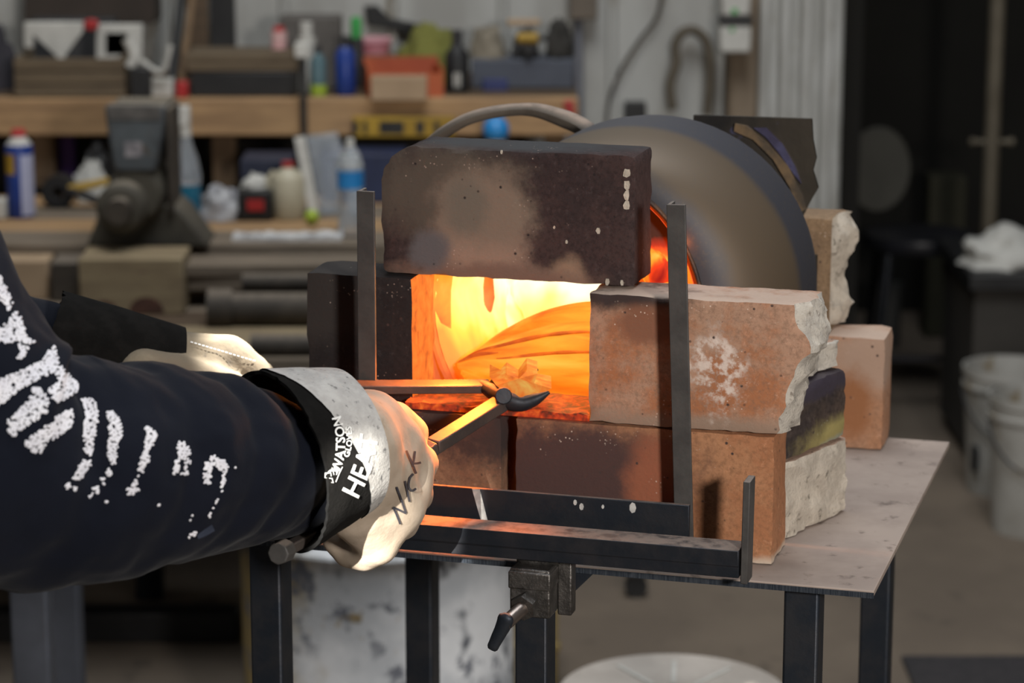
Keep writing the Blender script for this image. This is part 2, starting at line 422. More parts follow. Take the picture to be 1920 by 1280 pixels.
# ------------------------------------------------------------------ firebricks
BL, BD, BH = .2286, .0635, .1143
K = random.Random(3)
def brick(name, label, size, org, mat, rz=0.0, n=(16, 6, 10), seed=1, fn=None, face=None, frac=None, tilt=0.0):
    w = worn(*size, seed=seed)
    def g(p):
        q = Vector(w(p))
        return fn(p, q) if fn else q
    me = gridbox(*size, n, g, [mat] + ([frac] if frac else []), face, name)
    o = link(name, me, None, FW(*org), TH + rz)
    if tilt: o.rotation_euler = (0, tilt, TH + rz)
    return tag(o, label, 'brick', 'firebricks of the furnace')
b_tan = (.42, .205, .105); b_or = (.36, .155, .075)
soot = (.045, .032, .030)
mb1 = brick_mat('lower_right_brick', b_tan, b_or, [((.075, .042, .038), (.05, 0, .070), (.13, .2, .062)), ((.28, .10, .055), (.125, 0, .05), (.03, .2, .07)), ((.52, .42, .33), (.22, .03, -.004), (.05, .2, .012))])
brick('firebrick', 'orange tan firebrick in the bottom row under the opening, soot-dark at its left', (BL, BD, BH), (-BL, 0, 0), mb1, seed=1)
mb2 = brick_mat('lower_left_brick', (.30, .17, .10), (.24, .12, .07), [(soot, (.23, 0, .12), (.16, .2, .07))])
brick('firebrick', 'sooty tan firebrick at the left of the bottom row, behind the gloved fist', (BL, BD, BH), (-.2395 - BL, 0, 0), mb2, seed=2)
zs = [0, .041, .0645, .0745, .082, .098, .1143]; fx = [.0014, .0109, .0193, .0305, .0265, .0172, .0127]
bx_ = [.006, .014, .021, .027, .030, .030, .0245]
X0 = -.1635; LEN = .165
def frac_upper(p, q):
    t = max(0.0, (p.x - .115) / (LEN - .115))
    if t <= 0: return q
    t = t * t * (3 - 2 * t) if t < 1 else 1
    y = p.y / BD
    tx = (1 - y) * np.interp(p.z, zs, fx) + y * np.interp(p.z, zs, bx_) + .008 * math.sin(y * math.pi) - X0
    if p.x > LEN - 1e-4:
        tx += .004 * noise.noise(Vector((p.x, p.y, p.z)) * 90) + .003 * noise.noise(Vector((p.x, p.y, p.z)) * 240)
    q.x += t * (tx - LEN); return q
mb3 = brick_mat('upper_right_brick', (.41, .245, .165), (.37, .150, .070), [(soot, (.025, .0, .120), (.075, .05, .020)), (soot, (.03, .02, .1143), (.085, .055, .02)), ((.30, .205, .15), (.09, 0, .0), (.16, .1, .018)), ((.22, .10, .06), (.05, 0, .09), (.035, .1, .02))],
                bloom=[((.112, 0, .052), (.028, .1, .040))], dusty=.85)
brick('broken_firebrick', 'large orange firebrick right of the opening, pale bloom on face, jagged broken right end', (LEN, BD, BH), (X0, 0, BH), mb3, n=(26, 10, 22), seed=3, fn=frac_upper,
      face=lambda f: 1 if f.normal.x > .9 else 0, frac=m_frac)
mb4 = brick_mat('left_brick', (.022, .018, .018), (.016, .013, .014), [((.034, .029, .027), (.02, 0, .09), (.05, .1, .05))], speck=(.40, .32, .27))
m_hot_side = emit_mat('hot_brick_end', [(.45, .05, .0), (1, .17, .010), (1, .27, .03)], [.25, .5, .8], .9, 70, base=(.03, .015, .008))
brick('firebrick', 'blackened short firebrick standing left of the opening, its inner end glowing orange', (.100, BD + .002, BH), (-.4260, .018, BH), mb4, n=(8, 6, 10), seed=4,
      face=lambda f: 1 if f.normal.x > .9 else 0, frac=m_hot_side)
LX = -.1285 - BL
def lint(p, q):
    # round, chipped upper left corner
    cx, cz, r = .036, BH - .036, .036
    if p.x < cx and p.z > cz:
        dx, dz = cx - p.x, p.z - cz
        m = max(dx, dz); L = math.hypot(dx, dz)
        if L > 1e-6:
            k = m / L * (1 - .06 * abs(noise.noise(p * 140)))
            q.x = cx - dx * k; q.z = cz + dz * k
    if p.x < 1e-4 and p.z <= cz: q.x += .0015 * noise.noise(p * 120)
    if p.z < 1e-4 and p.x > .15: q.z += .0
    return q
mb5 = brick_mat('lintel_brick', (.038, .025, .025), (.055, .033, .031),
                [((.088, .070, .056), (.060, 0, .075), (.085, .05, .055)), ((.27, .185, .140), (.092, 0, .012), (.055, .05, .062)), ((.20, .15, .115), (.095, 0, .06), (.05, .05, .045)), ((.28, .19, .13), (.168, 0, .000), (.022, .04, .026)),
                 ((.17, .11, .085), (.10, 0, .0), (.11, .05, .020)), ((.105, .10, .105), (.045, 0, .022), (.022, .05, .022)), ((.15, .125, .10), (.078, 0, .062), (.022, .05, .03)),
                 ((.05, .05, .052), (.12, .035, BH + .002), (.14, .05, .006))],
                speck=(.45, .34, .28), pit=(.022, .016, .016))
lintel = brick('firebrick', 'dark scorched firebrick bridging the top of the opening, upper left corner rounded off', (BL, BD, BH), (LX, .0247, 2 * BH + .0006), mb5, n=(36, 8, 22), seed=5, fn=lint)
ch = MB()
for z, w, h in ((.099, .007, .006), (.089, .005, .006), (.080, .0045, .008), (.071, .005, .006)):
    pts = [(.2205 + w * .6 * math.cos(a) * K.uniform(.6, 1.1), z + h * .8 * math.sin(a) * K.uniform(.6, 1.1)) for a in np.linspace(0, 2 * math.pi, 9)[:-1]]
    ch.prism(pts, -.0006, .0012)
for x, z, r in ((.196, .048, .0020), (.157, .049, .0010), (.168, .037, .0012), (.204, .004, .0022), (.217, .004, .0018), (.11, .112, .0012)):
    ch.prism([(x + r * math.cos(a) * K.uniform(.7, 1.2), z + r * 1.5 * math.sin(a)) for a in np.linspace(0, 2 * math.pi, 7)[:-1]], -.0004, .001)
tag(ch.build('chips', m_frac2, lintel), 'pale chips in the brick skin', kind='stuff')
# second row at the right
mbw = brick_mat('pale_block', (.50, .43, .36), (.40, .33, .27), None)
def rough_face(seed, amp=.007):
    def fn(p, q, s=seed):
        if p.y < 1e-4: q.y += amp * noise.noise(Vector((p.x, s, p.z)) * 45) + amp * .6 * noise.noise(Vector((p.x, s, p.z)) * 130)
        return q
    return fn
a = onz(1478, 1012, .9); b_ = onz(1592, 958, .9)
dirw = (b_ - a); ang = math.atan2(dirw.y, dirw.x); ln = Vector((dirw.x, dirw.y)).length
def wbrick(name, label, px0, px1, depth, z0, h, mat, seed, frac, amp, n=(14, 6, 12), push=0.0, cut=None):
    """second-row block whose long broken face looks to the right front"""
    d2 = Vector((math.cos(ang), math.sin(ang), 0)); nrm = Vector((-math.sin(ang), math.cos(ang), 0))
    o0 = a + nrm * push + d2 * px0
    fn = rough_face(seed, amp)
    def g(p):
        q = Vector(worn(px1 - px0, depth, h, seed=seed)(p)); q = fn(p, q)
        if cut: q = cut(p, q)
        return q
    me = gridbox(px1 - px0, depth, h, n, g, [mat, frac], lambda f: 1 if f.normal.y < -.9 else 0, name)
    o = link(name, me, None, (o0.x, o0.y, .9 + z0), ang)
    return tag(o, label, 'brick', 'firebricks of the furnace')
def wcut(p, q):
    if p.z < 1e-4 and p.x > .02: q.z += 0
    return q
mbp = brick_mat('pink_block', (.40, .27, .20), (.34, .22, .16))
wbrick('broken_firebrick', 'broken pale speckled firebrick on the table behind the corner brick, rough white face', -.012, ln + .0, .06, 0, .070, mbp, 11, m_frac2, .0055, push=.002)
m_glaze = brick_mat('glazed_block', (.048, .038, .036), (.075, .055, .046), [((.30, .25, .10), (.10, 0, .005), (.075, .1, .022)), ((.26, .27, .22), (.11, 0, -.004), (.06, .1, .010)), ((.050, .042, .056), (.06, 0, .055), (.09, .1, .012))], speck=(.3, .3, .22))
m_glaze.node_tree.nodes['Principled BSDF'].inputs['Roughness'].default_value = .4
wbrick('firebrick', 'dark glazed broken firebrick with a greenish yellow lower edge, behind the jagged brick', -.008, ln - .004, .042, .0705, .064, m_glaze, 12, m_glaze, .003, push=.004)
wbrick('broken_firebrick', 'thin rough grey piece of firebrick lying on the dark glazed block', -.004, ln - .004, .024, .135, .026, mbp, 13, m_frac, .006, push=.012)
mbt = brick_mat('tan_brick', (.42, .235, .145), (.38, .19, .105), [((.40, .27, .20), (.19, 0, .09), (.06, .1, .04)), ((.30, .13, .06), (.165, 0, .045), (.03, .1, .04))], dusty=.7)
t0 = onz(1590, 846, .9); t1 = onz(1655, 846, .9)
tf = MF.inverted() @ t1
brick('firebrick', 'clean tan firebrick standing on edge on the table behind the others, at the back right', (.200, .0635, BH), (tf.x - .200, tf.y - .004, 0), mbt, seed=6, rz=.02)
# tall broken brick behind the tank, standing on the tan brick
mbk = brick_mat('back_broken', (.26, .17, .10), (.20, .13, .08))
w0 = onF(1528, 636, tf.y + .012); w1 = onF(1586, 424, tf.y + .012)
wl = .10
def cutk(p, q):
    if p.x > wl - 1e-4:
        u = p.z / .115
        q.x += .006 * math.sin(u * 9 + 1) - .012 * max(0, .25 - u) * 4 * .6 + .006 * noise.noise(Vector((0, p.y, p.z)) * 70) + .004 * noise.noise(Vector((1, p.y, p.z)) * 170)
        q.x -= .026 * (1 - p.y / .06)
    return q
brick('broken_firebrick', 'upright broken firebrick beside the dome of the furnace, ragged white right end', (wl, .06, .1145), (w1.x - wl + .000, tf.y + .004, BH + .0005), mbk, seed=8, n=(8, 10, 22), fn=cutk,
      face=lambda f: 1 if f.normal.x > .9 else 0, frac=m_frac2)
# plain backing bricks that carry the tank (only glimpsed from the side)
for i, (x, y) in enumerate(((-.245, .125), (-.245, .225))):
    brick('firebrick', ('dusty firebrick lying flat under the front of the round furnace', 'dusty firebrick lying flat under the back of the round furnace')[i], (.16, .07, .0320), (x, y, 0), mbp, n=(8, 4, 3), seed=20 + i)
# ------------------------------------------------------------------ furnace: a cut-open gas cylinder
TX, TZ = -.1690, .1885
fur = fthing('gas_furnace', 'round steel furnace cut from a gas cylinder, brown domed end with blue heat tint', 'furnace', TX, 0, TZ)
m_shell, nt, b, co = base_mat('heat_tinted_shell')
mp = nn(nt, 'ShaderNodeSeparateXYZ'); nt.links.new(co, mp.inputs[0])
rad = nn(nt, 'ShaderNodeVectorMath', operation='LENGTH'); cmb = nn(nt, 'ShaderNodeCombineXYZ')
nt.links.new(mp.outputs[0], cmb.inputs[0]); nt.links.new(mp.outputs[2], cmb.inputs[1]); nt.links.new(cmb.outputs[0], rad.inputs[0])
nz = noise_n(nt, co, 14, 4)
rr = mathn(nt, 'ADD', rad.outputs['Value'], mathn(nt, 'MULTIPLY', mathn(nt, 'SUBTRACT', nz, .5), .012))
yy = mathn(nt, 'ADD', mp.outputs[1], mathn(nt, 'MULTIPLY', mathn(nt, 'SUBTRACT', nz, .5), .012))
c_ = mixc(nt, mapr(nt, yy, .104, .116), (.050, .052, .062), (.112, .082, .054))
c_ = mixc(nt, mapr(nt, yy, .178, .202), c_, (.055, .055, .066))
c_ = mixc(nt, mapr(nt, noise_n(nt, co, 300, 3), .5, .75, 0, .5), c_, (.10, .08, .06))
nt.links.new(c_, b.inputs['Base Color']); b.inputs['Metallic'].default_value = .35; b.inputs['Roughness'].default_value = .58
R_T = .1555
HX, HZ, HRX, HRZ = -.044, -.004, .128, .134                 # the cut mouth, off the axis
NS = 72
def loft(rings, n=NS):
    mb = MB(); vs = []
    for (y, cx, cz, rx, rz) in rings:
        vs += [(cx + rx * math.cos(2 * math.pi * j / n), y, cz + rz * math.sin(2 * math.pi * j / n)) for j in range(n)]
    k = len(rings)
    mb.add(vs, [(i * n + j, i * n + (j + 1) % n, (i + 1) * n + (j + 1) % n, (i + 1) * n + j) for i in range(k - 1) for j in range(n)])
    return mb
rings = []
for t in np.linspace(0, 1, 14):
    q = math.sin(t * math.pi / 2); y = .104 + .098 * (1 - math.cos(t * math.pi / 2))
    rings.append((y, HX * (1 - q), HZ * (1 - q), HRX + (R_T - HRX) * q, HRZ + (R_T - HRZ) * q))
rings += [(y, 0, 0, r, r) for y, r in ((.23, R_T), (.265, R_T), (.285, R_T * .985), (.305, R_T * .94), (.33, R_T * .78), (.345, R_T * .5), (.350, .001))]
LIP = [(.109, HX, HZ, HRX - .006, HRZ - .005), (.1045, HX, HZ, HRX - .003, HRZ - .003), (.104, HX, HZ, HRX, HRZ)]
loft(rings).build('shell', m_shell, fur, smooth=50)
m_rim = M('burnt_rim', (.12, .06, .03), (.03, .025, .025), 40, .6, .4, .4)
rim = MB()
pa = [Vector((HX + HRX * math.cos(t), .1035, HZ + HRZ * math.sin(t))) for t in np.linspace(-.1, 1.25, 20)]
rim.tube(pa, [.0022 + .0012 * noise.noise(p * 60) for p in pa], 8); rim.build('torn_rim', m_rim, fur)
# ceramic lining: incandescent
HOT = (-.100, .29, .030)
m_lin = emit_mat('hot_lining', [(.55, .035, .0), (1, .17, .008), (1, .46, .03), (1, .80, .22), (1, .95, .62)], [.04, .22, .36, .50, .64], 1.5, 16, HOT, (.170, .34, .15), .5, (.15, .10, .07))
loft([(.108, HX, HZ, HRX - .0065, HRZ - .005), (.128, -.036, HZ, .123, .130), (.150, -.033, HZ, .120, .131), (.20, -.012, 0, .130, .134), (.29, -.01, 0, .130, .132), (.315, -.01, 0, .11, .112), (.325, -.01, 0, .06, .06), (.327, -.01, 0, .001, .001)], 48).build('ceramic_lining', m_lin, fur, smooth=60)
# hot refractory collar between the bricks and the mouth of the cylinder
m_col = emit_mat('hot_collar', [(.25, .015, .0), (.9, .11, .006), (1, .34, .02), (1, .60, .10)], [.08, .32, .6, .9], .9, 26, (-.09, .12, .02), (.16, .2, .14), .8, (.1, .06, .04))
loft(LIP).build('hot_lip', m_col, fur)
# a tongue of refractory hanging behind the top brick, hottest at its foot
m_flap = emit_mat('hot_flap', [(.02, .002, .0), (.35, .012, .0), (1, .10, .005), (1, .45, .04)], [.12, .36, .56, .78], 1.6, 60, (.084, .003, -.004), (.060, .06, .034), .5, (.03, .02, .015), stretch=(1, 1, .3))
fp = gridbox(.120, .006, .078, (18, 1, 16), lambda p: (min(p.x, -.213 + .116 * math.sqrt(max(0, 1 - ((p.z + .0455) / .124) ** 2)) + .212), p.y + .0025 * noise.noise(p * 90), p.z), [m_flap])
link('refractory_tongue', fp, fur, (-.212 - TX, .130, .2300 - TZ))
N_ = 40
def sq(t, rx, rz):
    c, s_ = math.cos(t), math.sin(t); k = (abs(c) ** 6 + abs(s_) ** 6) ** (-1 / 6); return rx * c * k, rz * s_ * k
vs = []
for y, x0, x1, z0, z1 in ((.0837, -.345, -.150, .103, .2282), (.104, -.336, -.140, .098, .2285), (.128, -.3255, -.135, .094, .2285)):
    for j in range(N_):
        x, z = sq(2 * math.pi * j / N_, (x1 - x0) / 2, (z1 - z0) / 2); vs.append(((x0 + x1) / 2 - TX + x, y, (z0 + z1) / 2 - TZ + z))
MB().add(vs, [(i * N_ + j, i * N_ + (j + 1) % N_, (i + 1) * N_ + (j + 1) % N_, (i + 1) * N_ + j) for i in range(2) for j in range(N_)]).build('refractory_collar', m_col, fur, smooth=50)
# burner port hanging from the top of the lining
q0 = onF(900, 515, .20) - Vector((TX, 0, TZ)); q1 = onF(903, 578, .20) - Vector((TX, 0, TZ))
m_burn = emit_mat('hot_burner', [(.30, .04, .0), (.75, .16, .01), (1, .40, .03)], [.3, .55, .8], .7, 40, base=(.2, .12, .08))
bn = MB(); bn.lathe([(.004, -.034), (.0095, -.034), (.0125, -.020), (.011, 0), (.011, .06)], 18, (q1.x, .20, q1.z + .03)); bn.build('burner_nozzle', m_burn, fur)
# pipe arching over the furnace
pts = [onF(790, 285, .30), onF(830, 250, .30), onF(880, 222, .305), onF(940, 208, .31), onF(1000, 206, .315), onF(1050, 220, .315), onF(1095, 240, .31), onF(1120, 268, .30)]
pts = [p - Vector((TX, 0, TZ)) for p in pts]
cu = catmull(pts, 5)
MB().tube(cu, [.0075 + .0035 * max(0, min(1, (i - 18) / 8)) for i in range(len(cu))], 12, True, (.8, 1.25)).build('arched_pipe', M('dusty_pipe', (.13, .11, .09), (.09, .075, .06), 20, .7, .2, .1, dust=(.30, .235, .19)), fur)
# heat-blued plate behind the cylinder
def pw(px, py, ly): v = onF(px, py, ly); return (v.x, v.z)
m_blue_plate = M('blued_plate', (.022, .021, .021), (.060, .050, .038), 9, .5, .6, .2, c3=(.10, .10, .19), stretch=(1, 1, 1))
PL = .365
outl = [pw(*q, PL) for q in ((1300, 216), (1400, 219), (1522, 223), (1524, 262), (1530, 296), (1524, 320), (1534, 352), (1522, 372), (1512, 392), (1498, 420), (1480, 470), (1300, 470))]
bp = solid(MB().prism(outl, PL, PL + .005), 'scorched_plate', m_blue_plate, 'ragged heat-blued steel plate standing behind the furnace dome', 'plate', FW(0, 0, 0), TH)
zmin = min(z for x, z in outl)
strip = [pw(*q, PL - .004) for q in ((1378, 232), (1400, 236), (1440, 268), (1478, 312), (1505, 365), (1512, 392), (1498, 398), (1480, 350), (1450, 300), (1412, 262), (1376, 246))]
MB().prism(strip, PL - .004, PL - .0002).build('scorched_strip', M('tan_scale', (.16, .105, .055), (.05, .04, .03), 30, .8), bp)
strip = [pw(*q, PL - .004) for q in ((1412, 240), (1436, 240), (1466, 270), (1490, 312), (1502, 345), (1490, 330), (1462, 290), (1436, 258))]
MB().prism(strip, PL - .003, PL - .0002).build('blued_strip', M('temper_blue', (.13, .13, .24), (.08, .07, .12), 30, .4, .6), bp)
MB().bx(-.13, -.03, PL, PL + .005, 0, zmin + .002).build('foot', m_blue_plate, bp)
# ------------------------------------------------------------------ fire
m_flame = emit_mat('flame_hot', [(1, .45, .03), (1, .80, .25), (1, .92, .55), (1, .97, .75)], [.25, .36, .48, .7], 1.6, 24, None, base=(0, 0, 0), stretch=(1, 1, .45))
m_flame_r = emit_mat('flame_red', [(.35, .004, .0), (1, .05, .002), (1, .35, .02), (1, .72, .12)], [.30, .46, .60, .75], 1.1, 45, None, base=(0, 0, 0), stretch=(1, 1, .3))
def flame(name, label, base, top, w, mat, seed, bend):
    base, top = Vector(base), Vector(top); mb = MB(); pts = []; rs = []
    for t in np.linspace(0, 1, 12):
        p = base.lerp(top, t) + Vector((bend * math.sin(t * 3.0 + seed), 0, 0)) * t
        pts.append(p); rs.append(max(.0008, w * (math.sin(min(1, t * 1.25 + .25) * math.pi) ** .8 if t < .8 else (1 - t) * 2.0 * .9)))
    mb.tube(pts, rs, 14, True, (1, .6))
    o = mb.build(name, mat, None, FW(0, 0, 0), TH); tag(o, label, 'flame', 'flames in the furnace'); return o
fa = onF(930, 640, .24); fb = onF(965, 500, .26)
flame('flame', 'white hot flame licking up at the back of the furnace opening', fa, fb, .024, m_flame, 1, .01)
fa = onF(1232, 528, .093); fb = onF(1206, 412, .098)
flame('flame', 'small red and yellow flame in the gap right of the dark top brick', (fa.x, .096, fa.z - .002), (fb.x, .100, fb.z), .0135, m_flame_r, 2, .004)
FIRE = FW(-.215, .09, .20)
lamp('fire_light', 'POINT', FIRE, None, 2.0, (1.0, .36, .08), .03)
lamp('fire_glow', 'SPOT', FW(-.262, .006, .190), FW(-.292, -.045, .125), 9.0, (1.0, .20, .022), .015, spot_size=math.radians(110), spot_blend=.8)
lamp('gap_flame_light', 'POINT', FW(-.105, .10, .255), None, .03, (1.0, .22, .03), .008)
# hot mass inside
m_hump = emit_mat('hot_mass', [(.75, .07, .0), (1, .20, .006), (1, .34, .02), (1, .50, .06)], [.25, .42, .58, .78], 1.0, 11, None, base=(.015, .008, .005), stretch=(1, 5, 5), detail=5)
hum = MB()
cr = [(862, 694), (905, 652), (950, 620), (1000, 594), (1050, 577), (1105, 568), (1150, 572)]
crest = [onF(x, y, .165) for x, y in cr]
low = [onF(x, y, .095) for x, y in ((868, 702), (900, 722), (950, 752), (1000, 768), (1050, 776), (1105, 782), (1150, 782))]
NU, NV = 7 * 6, 18
cc, ll = catmull(crest, 8), catmull(low, 8)
vs = []
for i in range(len(cc)):
    A = Vector(cc[i]); B = Vector(ll[i])
    for j in range(NV + 1):
        t = j / NV
        p = A.lerp(B, t); bul = math.sin(t * math.pi) * .018
        g = .0050 * max(0, math.sin((t * 3.1 - .35) * 2 * math.pi + .012 * i)) ** 3      # fibre layers
        p = p + Vector((0, -.8, .6)) * (bul - g * (1.2 - .3 * t)); vs.append(p)
    p = A + Vector((.0, .10, -.07)); vs.append(p)
NW = NV + 2
hum.add(vs, [(i * NW + j, i * NW + j + 1, (i + 1) * NW + j + 1, (i + 1) * NW + j) for i in range(len(cc) - 1) for j in range(NW - 1)])
hump = hum.build('glowing_mass', m_hump, None, FW(0, 0, 0), TH, smooth=60)
tag(hump, 'orange hot streaked rounded mass filling the right side of the furnace opening', 'hot mass')
m_layer = emit_mat('layer_edge', [(.35, .02, .0), (.75, .09, .003), (1, .2, .01)], [.3, .5, .7], .8, 40, base=(.02, .01, .005))
for j_, i0, i1 in ((6, 3, len(cc) - 1), (9, 14, len(cc) - 1), (8, 1, 16)):
    pth = [vs[i * NW + j_] + Vector((0, -.0024, .0020)) for i in range(i0, i1)]
    MB().tube(pth, [.0004 + .0014 * math.sin(math.pi * (k + .5) / len(pth)) * (1 + .5 * noise.noise(p * 70)) for k, p in enumerate(pth)], 8).build('layer_edge', m_layer, hump)
sd = hump.modifiers.new('thick', 'SOLIDIFY'); sd.thickness = .004; sd.offset = 0
# glowing floor strip inside the mouth
m_fl = emit_mat('hot_floor', [(.10, .008, .0), (.55, .03, .0), (.95, .15, .01)], [.38, .55, .75], .8, 110, base=(.04, .015, .008))
fl = gridbox(.166, .066, .006, (22, 10, 1), lambda p: (p.x, p.y, p.z + (.0022 * noise.noise(p * 130) if p.z > .003 else 0)), [m_fl])
tag(link('hearth_scale', fl, None, FW(-.3290, .0035, .1147), TH), 'dull red glowing crust of scale on the floor of the opening', 'scale')
# flakes at the jaws: the bright end of the work piece
m_flk = emit_mat('hot_flake', [(.65, .05, .0), (1, .22, .01), (1, .52, .09)], [.3, .5, .72], .7, 60, base=(.02, .012, .008))
fk = MB()
D0 = 2.335
pp = lambda x, y, d=0: P(x, y, D0 + d)
vs = [pp(918, 706, .02), pp(938, 716), pp(950, 702, .01), pp(972, 716, .004), pp(988, 694, .012), pp(1008, 700, .01), pp(1000, 722, .0), pp(1034, 728, .004), pp(1010, 742, -.006), pp(975, 746, -.010), pp(950, 738, -.008), pp(930, 722, -.004)]
top = [v + Vector((0, .030, .004)) for v in vs]
n = len(vs)
fk.add(vs + top + [sum(vs, Vector()) / n + Vector((0, -.006, .006))], [(i, (i + 1) % n, 2 * n) for i in range(n)] + [(i, (i + 1) % n, (i + 1) % n + n, i + n) for i in range(n)] + [tuple(range(2 * n - 1, n - 1, -1))])
tag(fk.build('hot_workpiece', m_flk, smooth=20), 'small crumpled orange hot piece of metal held in the tong jaws', 'workpiece')
# ------------------------------------------------------------------ brick holder: bar with two posts
hold = fthing('brick_holder', 'dark angle iron holder with two uprights clasping the bricks', 'holder', 0, 0, 0)
MB().bx(-.372, -.0665, -.0302, -.0262, .006, .0570).bx(-.372, -.0665, -.0302, -.006, .002, .006).build('angle_bar', m_steel, hold, bevel=.0008)
ck = MB(); c0 = onF(893, 917, -.031); c1 = onF(910, 985, -.031)
ck.prism([(c0.x - .004, c0.z), (c0.x + .003, c0.z), (c1.x + .003, c1.z), (c1.x - .003, c1.z)], -.0306, -.0302); tag(ck.build('chalk_mark', m_chalk, hold), 'white chalk mark')
ck2 = MB()
for x, y, r in ((1078, 942, .0016), (1090, 950, .002), (1186, 952, .003), (1130, 950, .0012)):
    q = onF(x, y, -.031); ck2.prism([(q.x + r * math.cos(t), q.z + 1.6 * r * math.sin(t)) for t in np.linspace(0, 2 * math.pi, 8)[:-1]], -.0306, -.0302)
tag(ck2.build('chalk_spots', m_chalk, hold), None, kind='stuff')
for (xa, ya), (xb, yb), zz in (((1272, 380), (1287, 1000), 0), ((692, 355), (695, 700), 0)):
    A = onF(xa, ya, -.014); B = onF(xb, yb, -.014)
    d = (B - A) / (B.z - A.z); B = A + d * (.003 - A.z)
    post = MB()
    post.bar(B + Vector((0, -.0085, 0)), A + Vector((0, -.0085, 0)), .0160, .003, (0, 1, 0))
    post.bar(B + Vector((-.006, 0, 0)), A + Vector((-.006, 0, 0)), .003, .016, (0, 1, 0))
    post.build('post', m_steel_g, hold, bevel=.0006)
# ------------------------------------------------------------------ work rest: rail on an adjustable stem
rest = fthing('work_rest', 'low dark steel rail with an upright end stop, clamped to the front of the table', 'tool rest', 0, 0, 0)
m_rail = M('rail_steel', (.022, .027, .036), (.04, .04, .046), 30, .45, .6, .12, dust=(.20, .16, .135), dustn=.7)
ry0, ry1 = -.080, -.052
rz0, rz1 = .0125, .0365
r_ = MB()
r_.prism([(ry0, rz0), (ry0, rz0 + .0095), (ry0 - .0012, rz0 + .0105), (ry0 - .0012, rz1), (ry1, rz1), (ry1, rz0)], -.46, -.0135, 'x'); r_.build('rail', m_rail, rest, bevel=.0015)
E0 = onF(1398, 1073, -.068); E1 = onF(1405, 897, -.068)
MB().bar((-.0095, -.068, rz0 - .005), (-.0085, -.068, E1.z), .006, .022, (0, 1, 0)).build('end_stop', m_steel_g, rest, bevel=.0008)
cl = onF(1003, 1060, -.070)
MB().tube([(cl.x - .016, -.066, rz0 - .002), (cl.x, -.066, rz0 - .0045), (cl.x + .020, -.066, rz0 - .002)], [.004, .006, .004], 10).build('weld_bead', m_weld, rest)
c2 = MB()
c2.bx(cl.x - .0175, cl.x + .0175, -.0865, -.0495, rz0 - .048, rz0 - .006)
c2.bx(cl.x - .0185, cl.x + .0185, -.0885, -.0475, rz0 - .0235, rz0 - .008)
c2.bx(cl.x + .0175, cl.x + .030, -.062, -.047, rz0 - .052, rz0 - .003)
c2.build('clamp_collar', m_weld, rest, bevel=.0015)
MB().bx(cl.x - .0140, cl.x + .0140, -.083, -.053, -.89, rz0 - .030).build('stem', m_steel, rest, bevel=.002)
MB().bx(cl.x - .05, cl.x + .05, -.118, -.018, -.9, -.889).build('foot_plate', m_steel, rest, bevel=.001)
n0 = Vector((cl.x - .002, -.0865, rz0 - .036)); n1 = n0 + Vector((-.012, -.030, -.010))
m_bolt = M('bolt_steel', (.30, .25, .22), (.18, .15, .13), 50, .35, .9, .1)
MB().cyl(n0 + Vector((.0, .002, 0)), n0 + Vector((-.002, -.008, -.002)), .0115, .0115, 6).build('nut', m_weld, rest)
bo = MB().cyl(n0, n1, .0062, .0062, 16).build('clamp_bolt', m_bolt, rest)
h0 = n1 + Vector((.003, 0, .010)); h1 = n1 + Vector((-.010, -.002, -.022))
MB().tube(catmull([h0, n1, n1 + Vector((-.006, -.001, -.013)), h1], 5), [.003, .006, .0068, .007, .0068, .0066, .0064, .006, .0058, .0056, .0054, .0052, .005, .005, .0048, .0035], 10, True, (1, .55)).build('handle', m_steel, bo)
# ------------------------------------------------------------------ tongs
tg = thing('tongs', 'steel blacksmith tongs with flat square reins reaching into the glowing furnace', 'tongs', P(940, 742, 2.345))
def rel(v): return v - Vector(tg.location)
m_tong = M('tong_steel', (.075, .062, .055), (.05, .043, .04), 40, .55, .2, .15)
UPV = Vector((-.05, -.25, 1))
def rein(name, pts, w, h):
    mb = MB(); pts = [rel(P(*p)) for p in pts]
    for A, B in zip(pts, pts[1:]): mb.bar(A, B, w, h, UPV)
    return mb.build(name, m_tong, tg, bevel=.0012)
rein('rein', [(918, 724, 2.352), (620, 726, 2.325), (430, 716, 2.40)], .013, .0085)
rein('rein', [(945, 752, 2.335), (812, 836, 2.262), (700, 920, 2.226), (612, 990, 2.165)], .014, .0115)
rein('rein_end', [(616, 988, 2.168), (528, 1034, 2.070)], .0095, .0085)
MB().cyl(rel(P(535, 1031, 2.077)), rel(P(521, 1038, 2.062)), .0095, .0088, 8).build('end_knob', m_steel_g, tg, bevel=.001)
jw = MB()
jp = [rel(P(*q)) for q in ((902, 722, 2.352), (925, 735, 2.34), (948, 748, 2.332), (978, 756, 2.33), (1005, 748, 2.328), (1030, 735, 2.325))]
jw.tube(catmull(jp, 4), list(np.interp(np.linspace(0, 1, 21), [0, .3, .5, .8, 1], [.0050, .0085, .0085, .0055, .0015])), 10, True, (1, .9)); jw.build('jaw', m_steel, tg)
jw = MB()
jp = [rel(P(*q)) for q in ((960, 748, 2.335), (940, 738, 2.35), (928, 722, 2.365), (945, 712, 2.375), (985, 704, 2.385), (1008, 692, 2.39))]
jw.tube(catmull(jp, 4), list(np.interp(np.linspace(0, 1, 21), [0, .3, .6, 1], [.007, .0075, .0045, .0015])), 10, True, (1, .9)); jw.build('jaw', m_steel, tg)
MB().cyl(rel(P(944, 742, 2.318)), rel(P(944, 742, 2.36)), .0075, .0075, 14).build('rivet', m_steel, tg, bevel=.001)
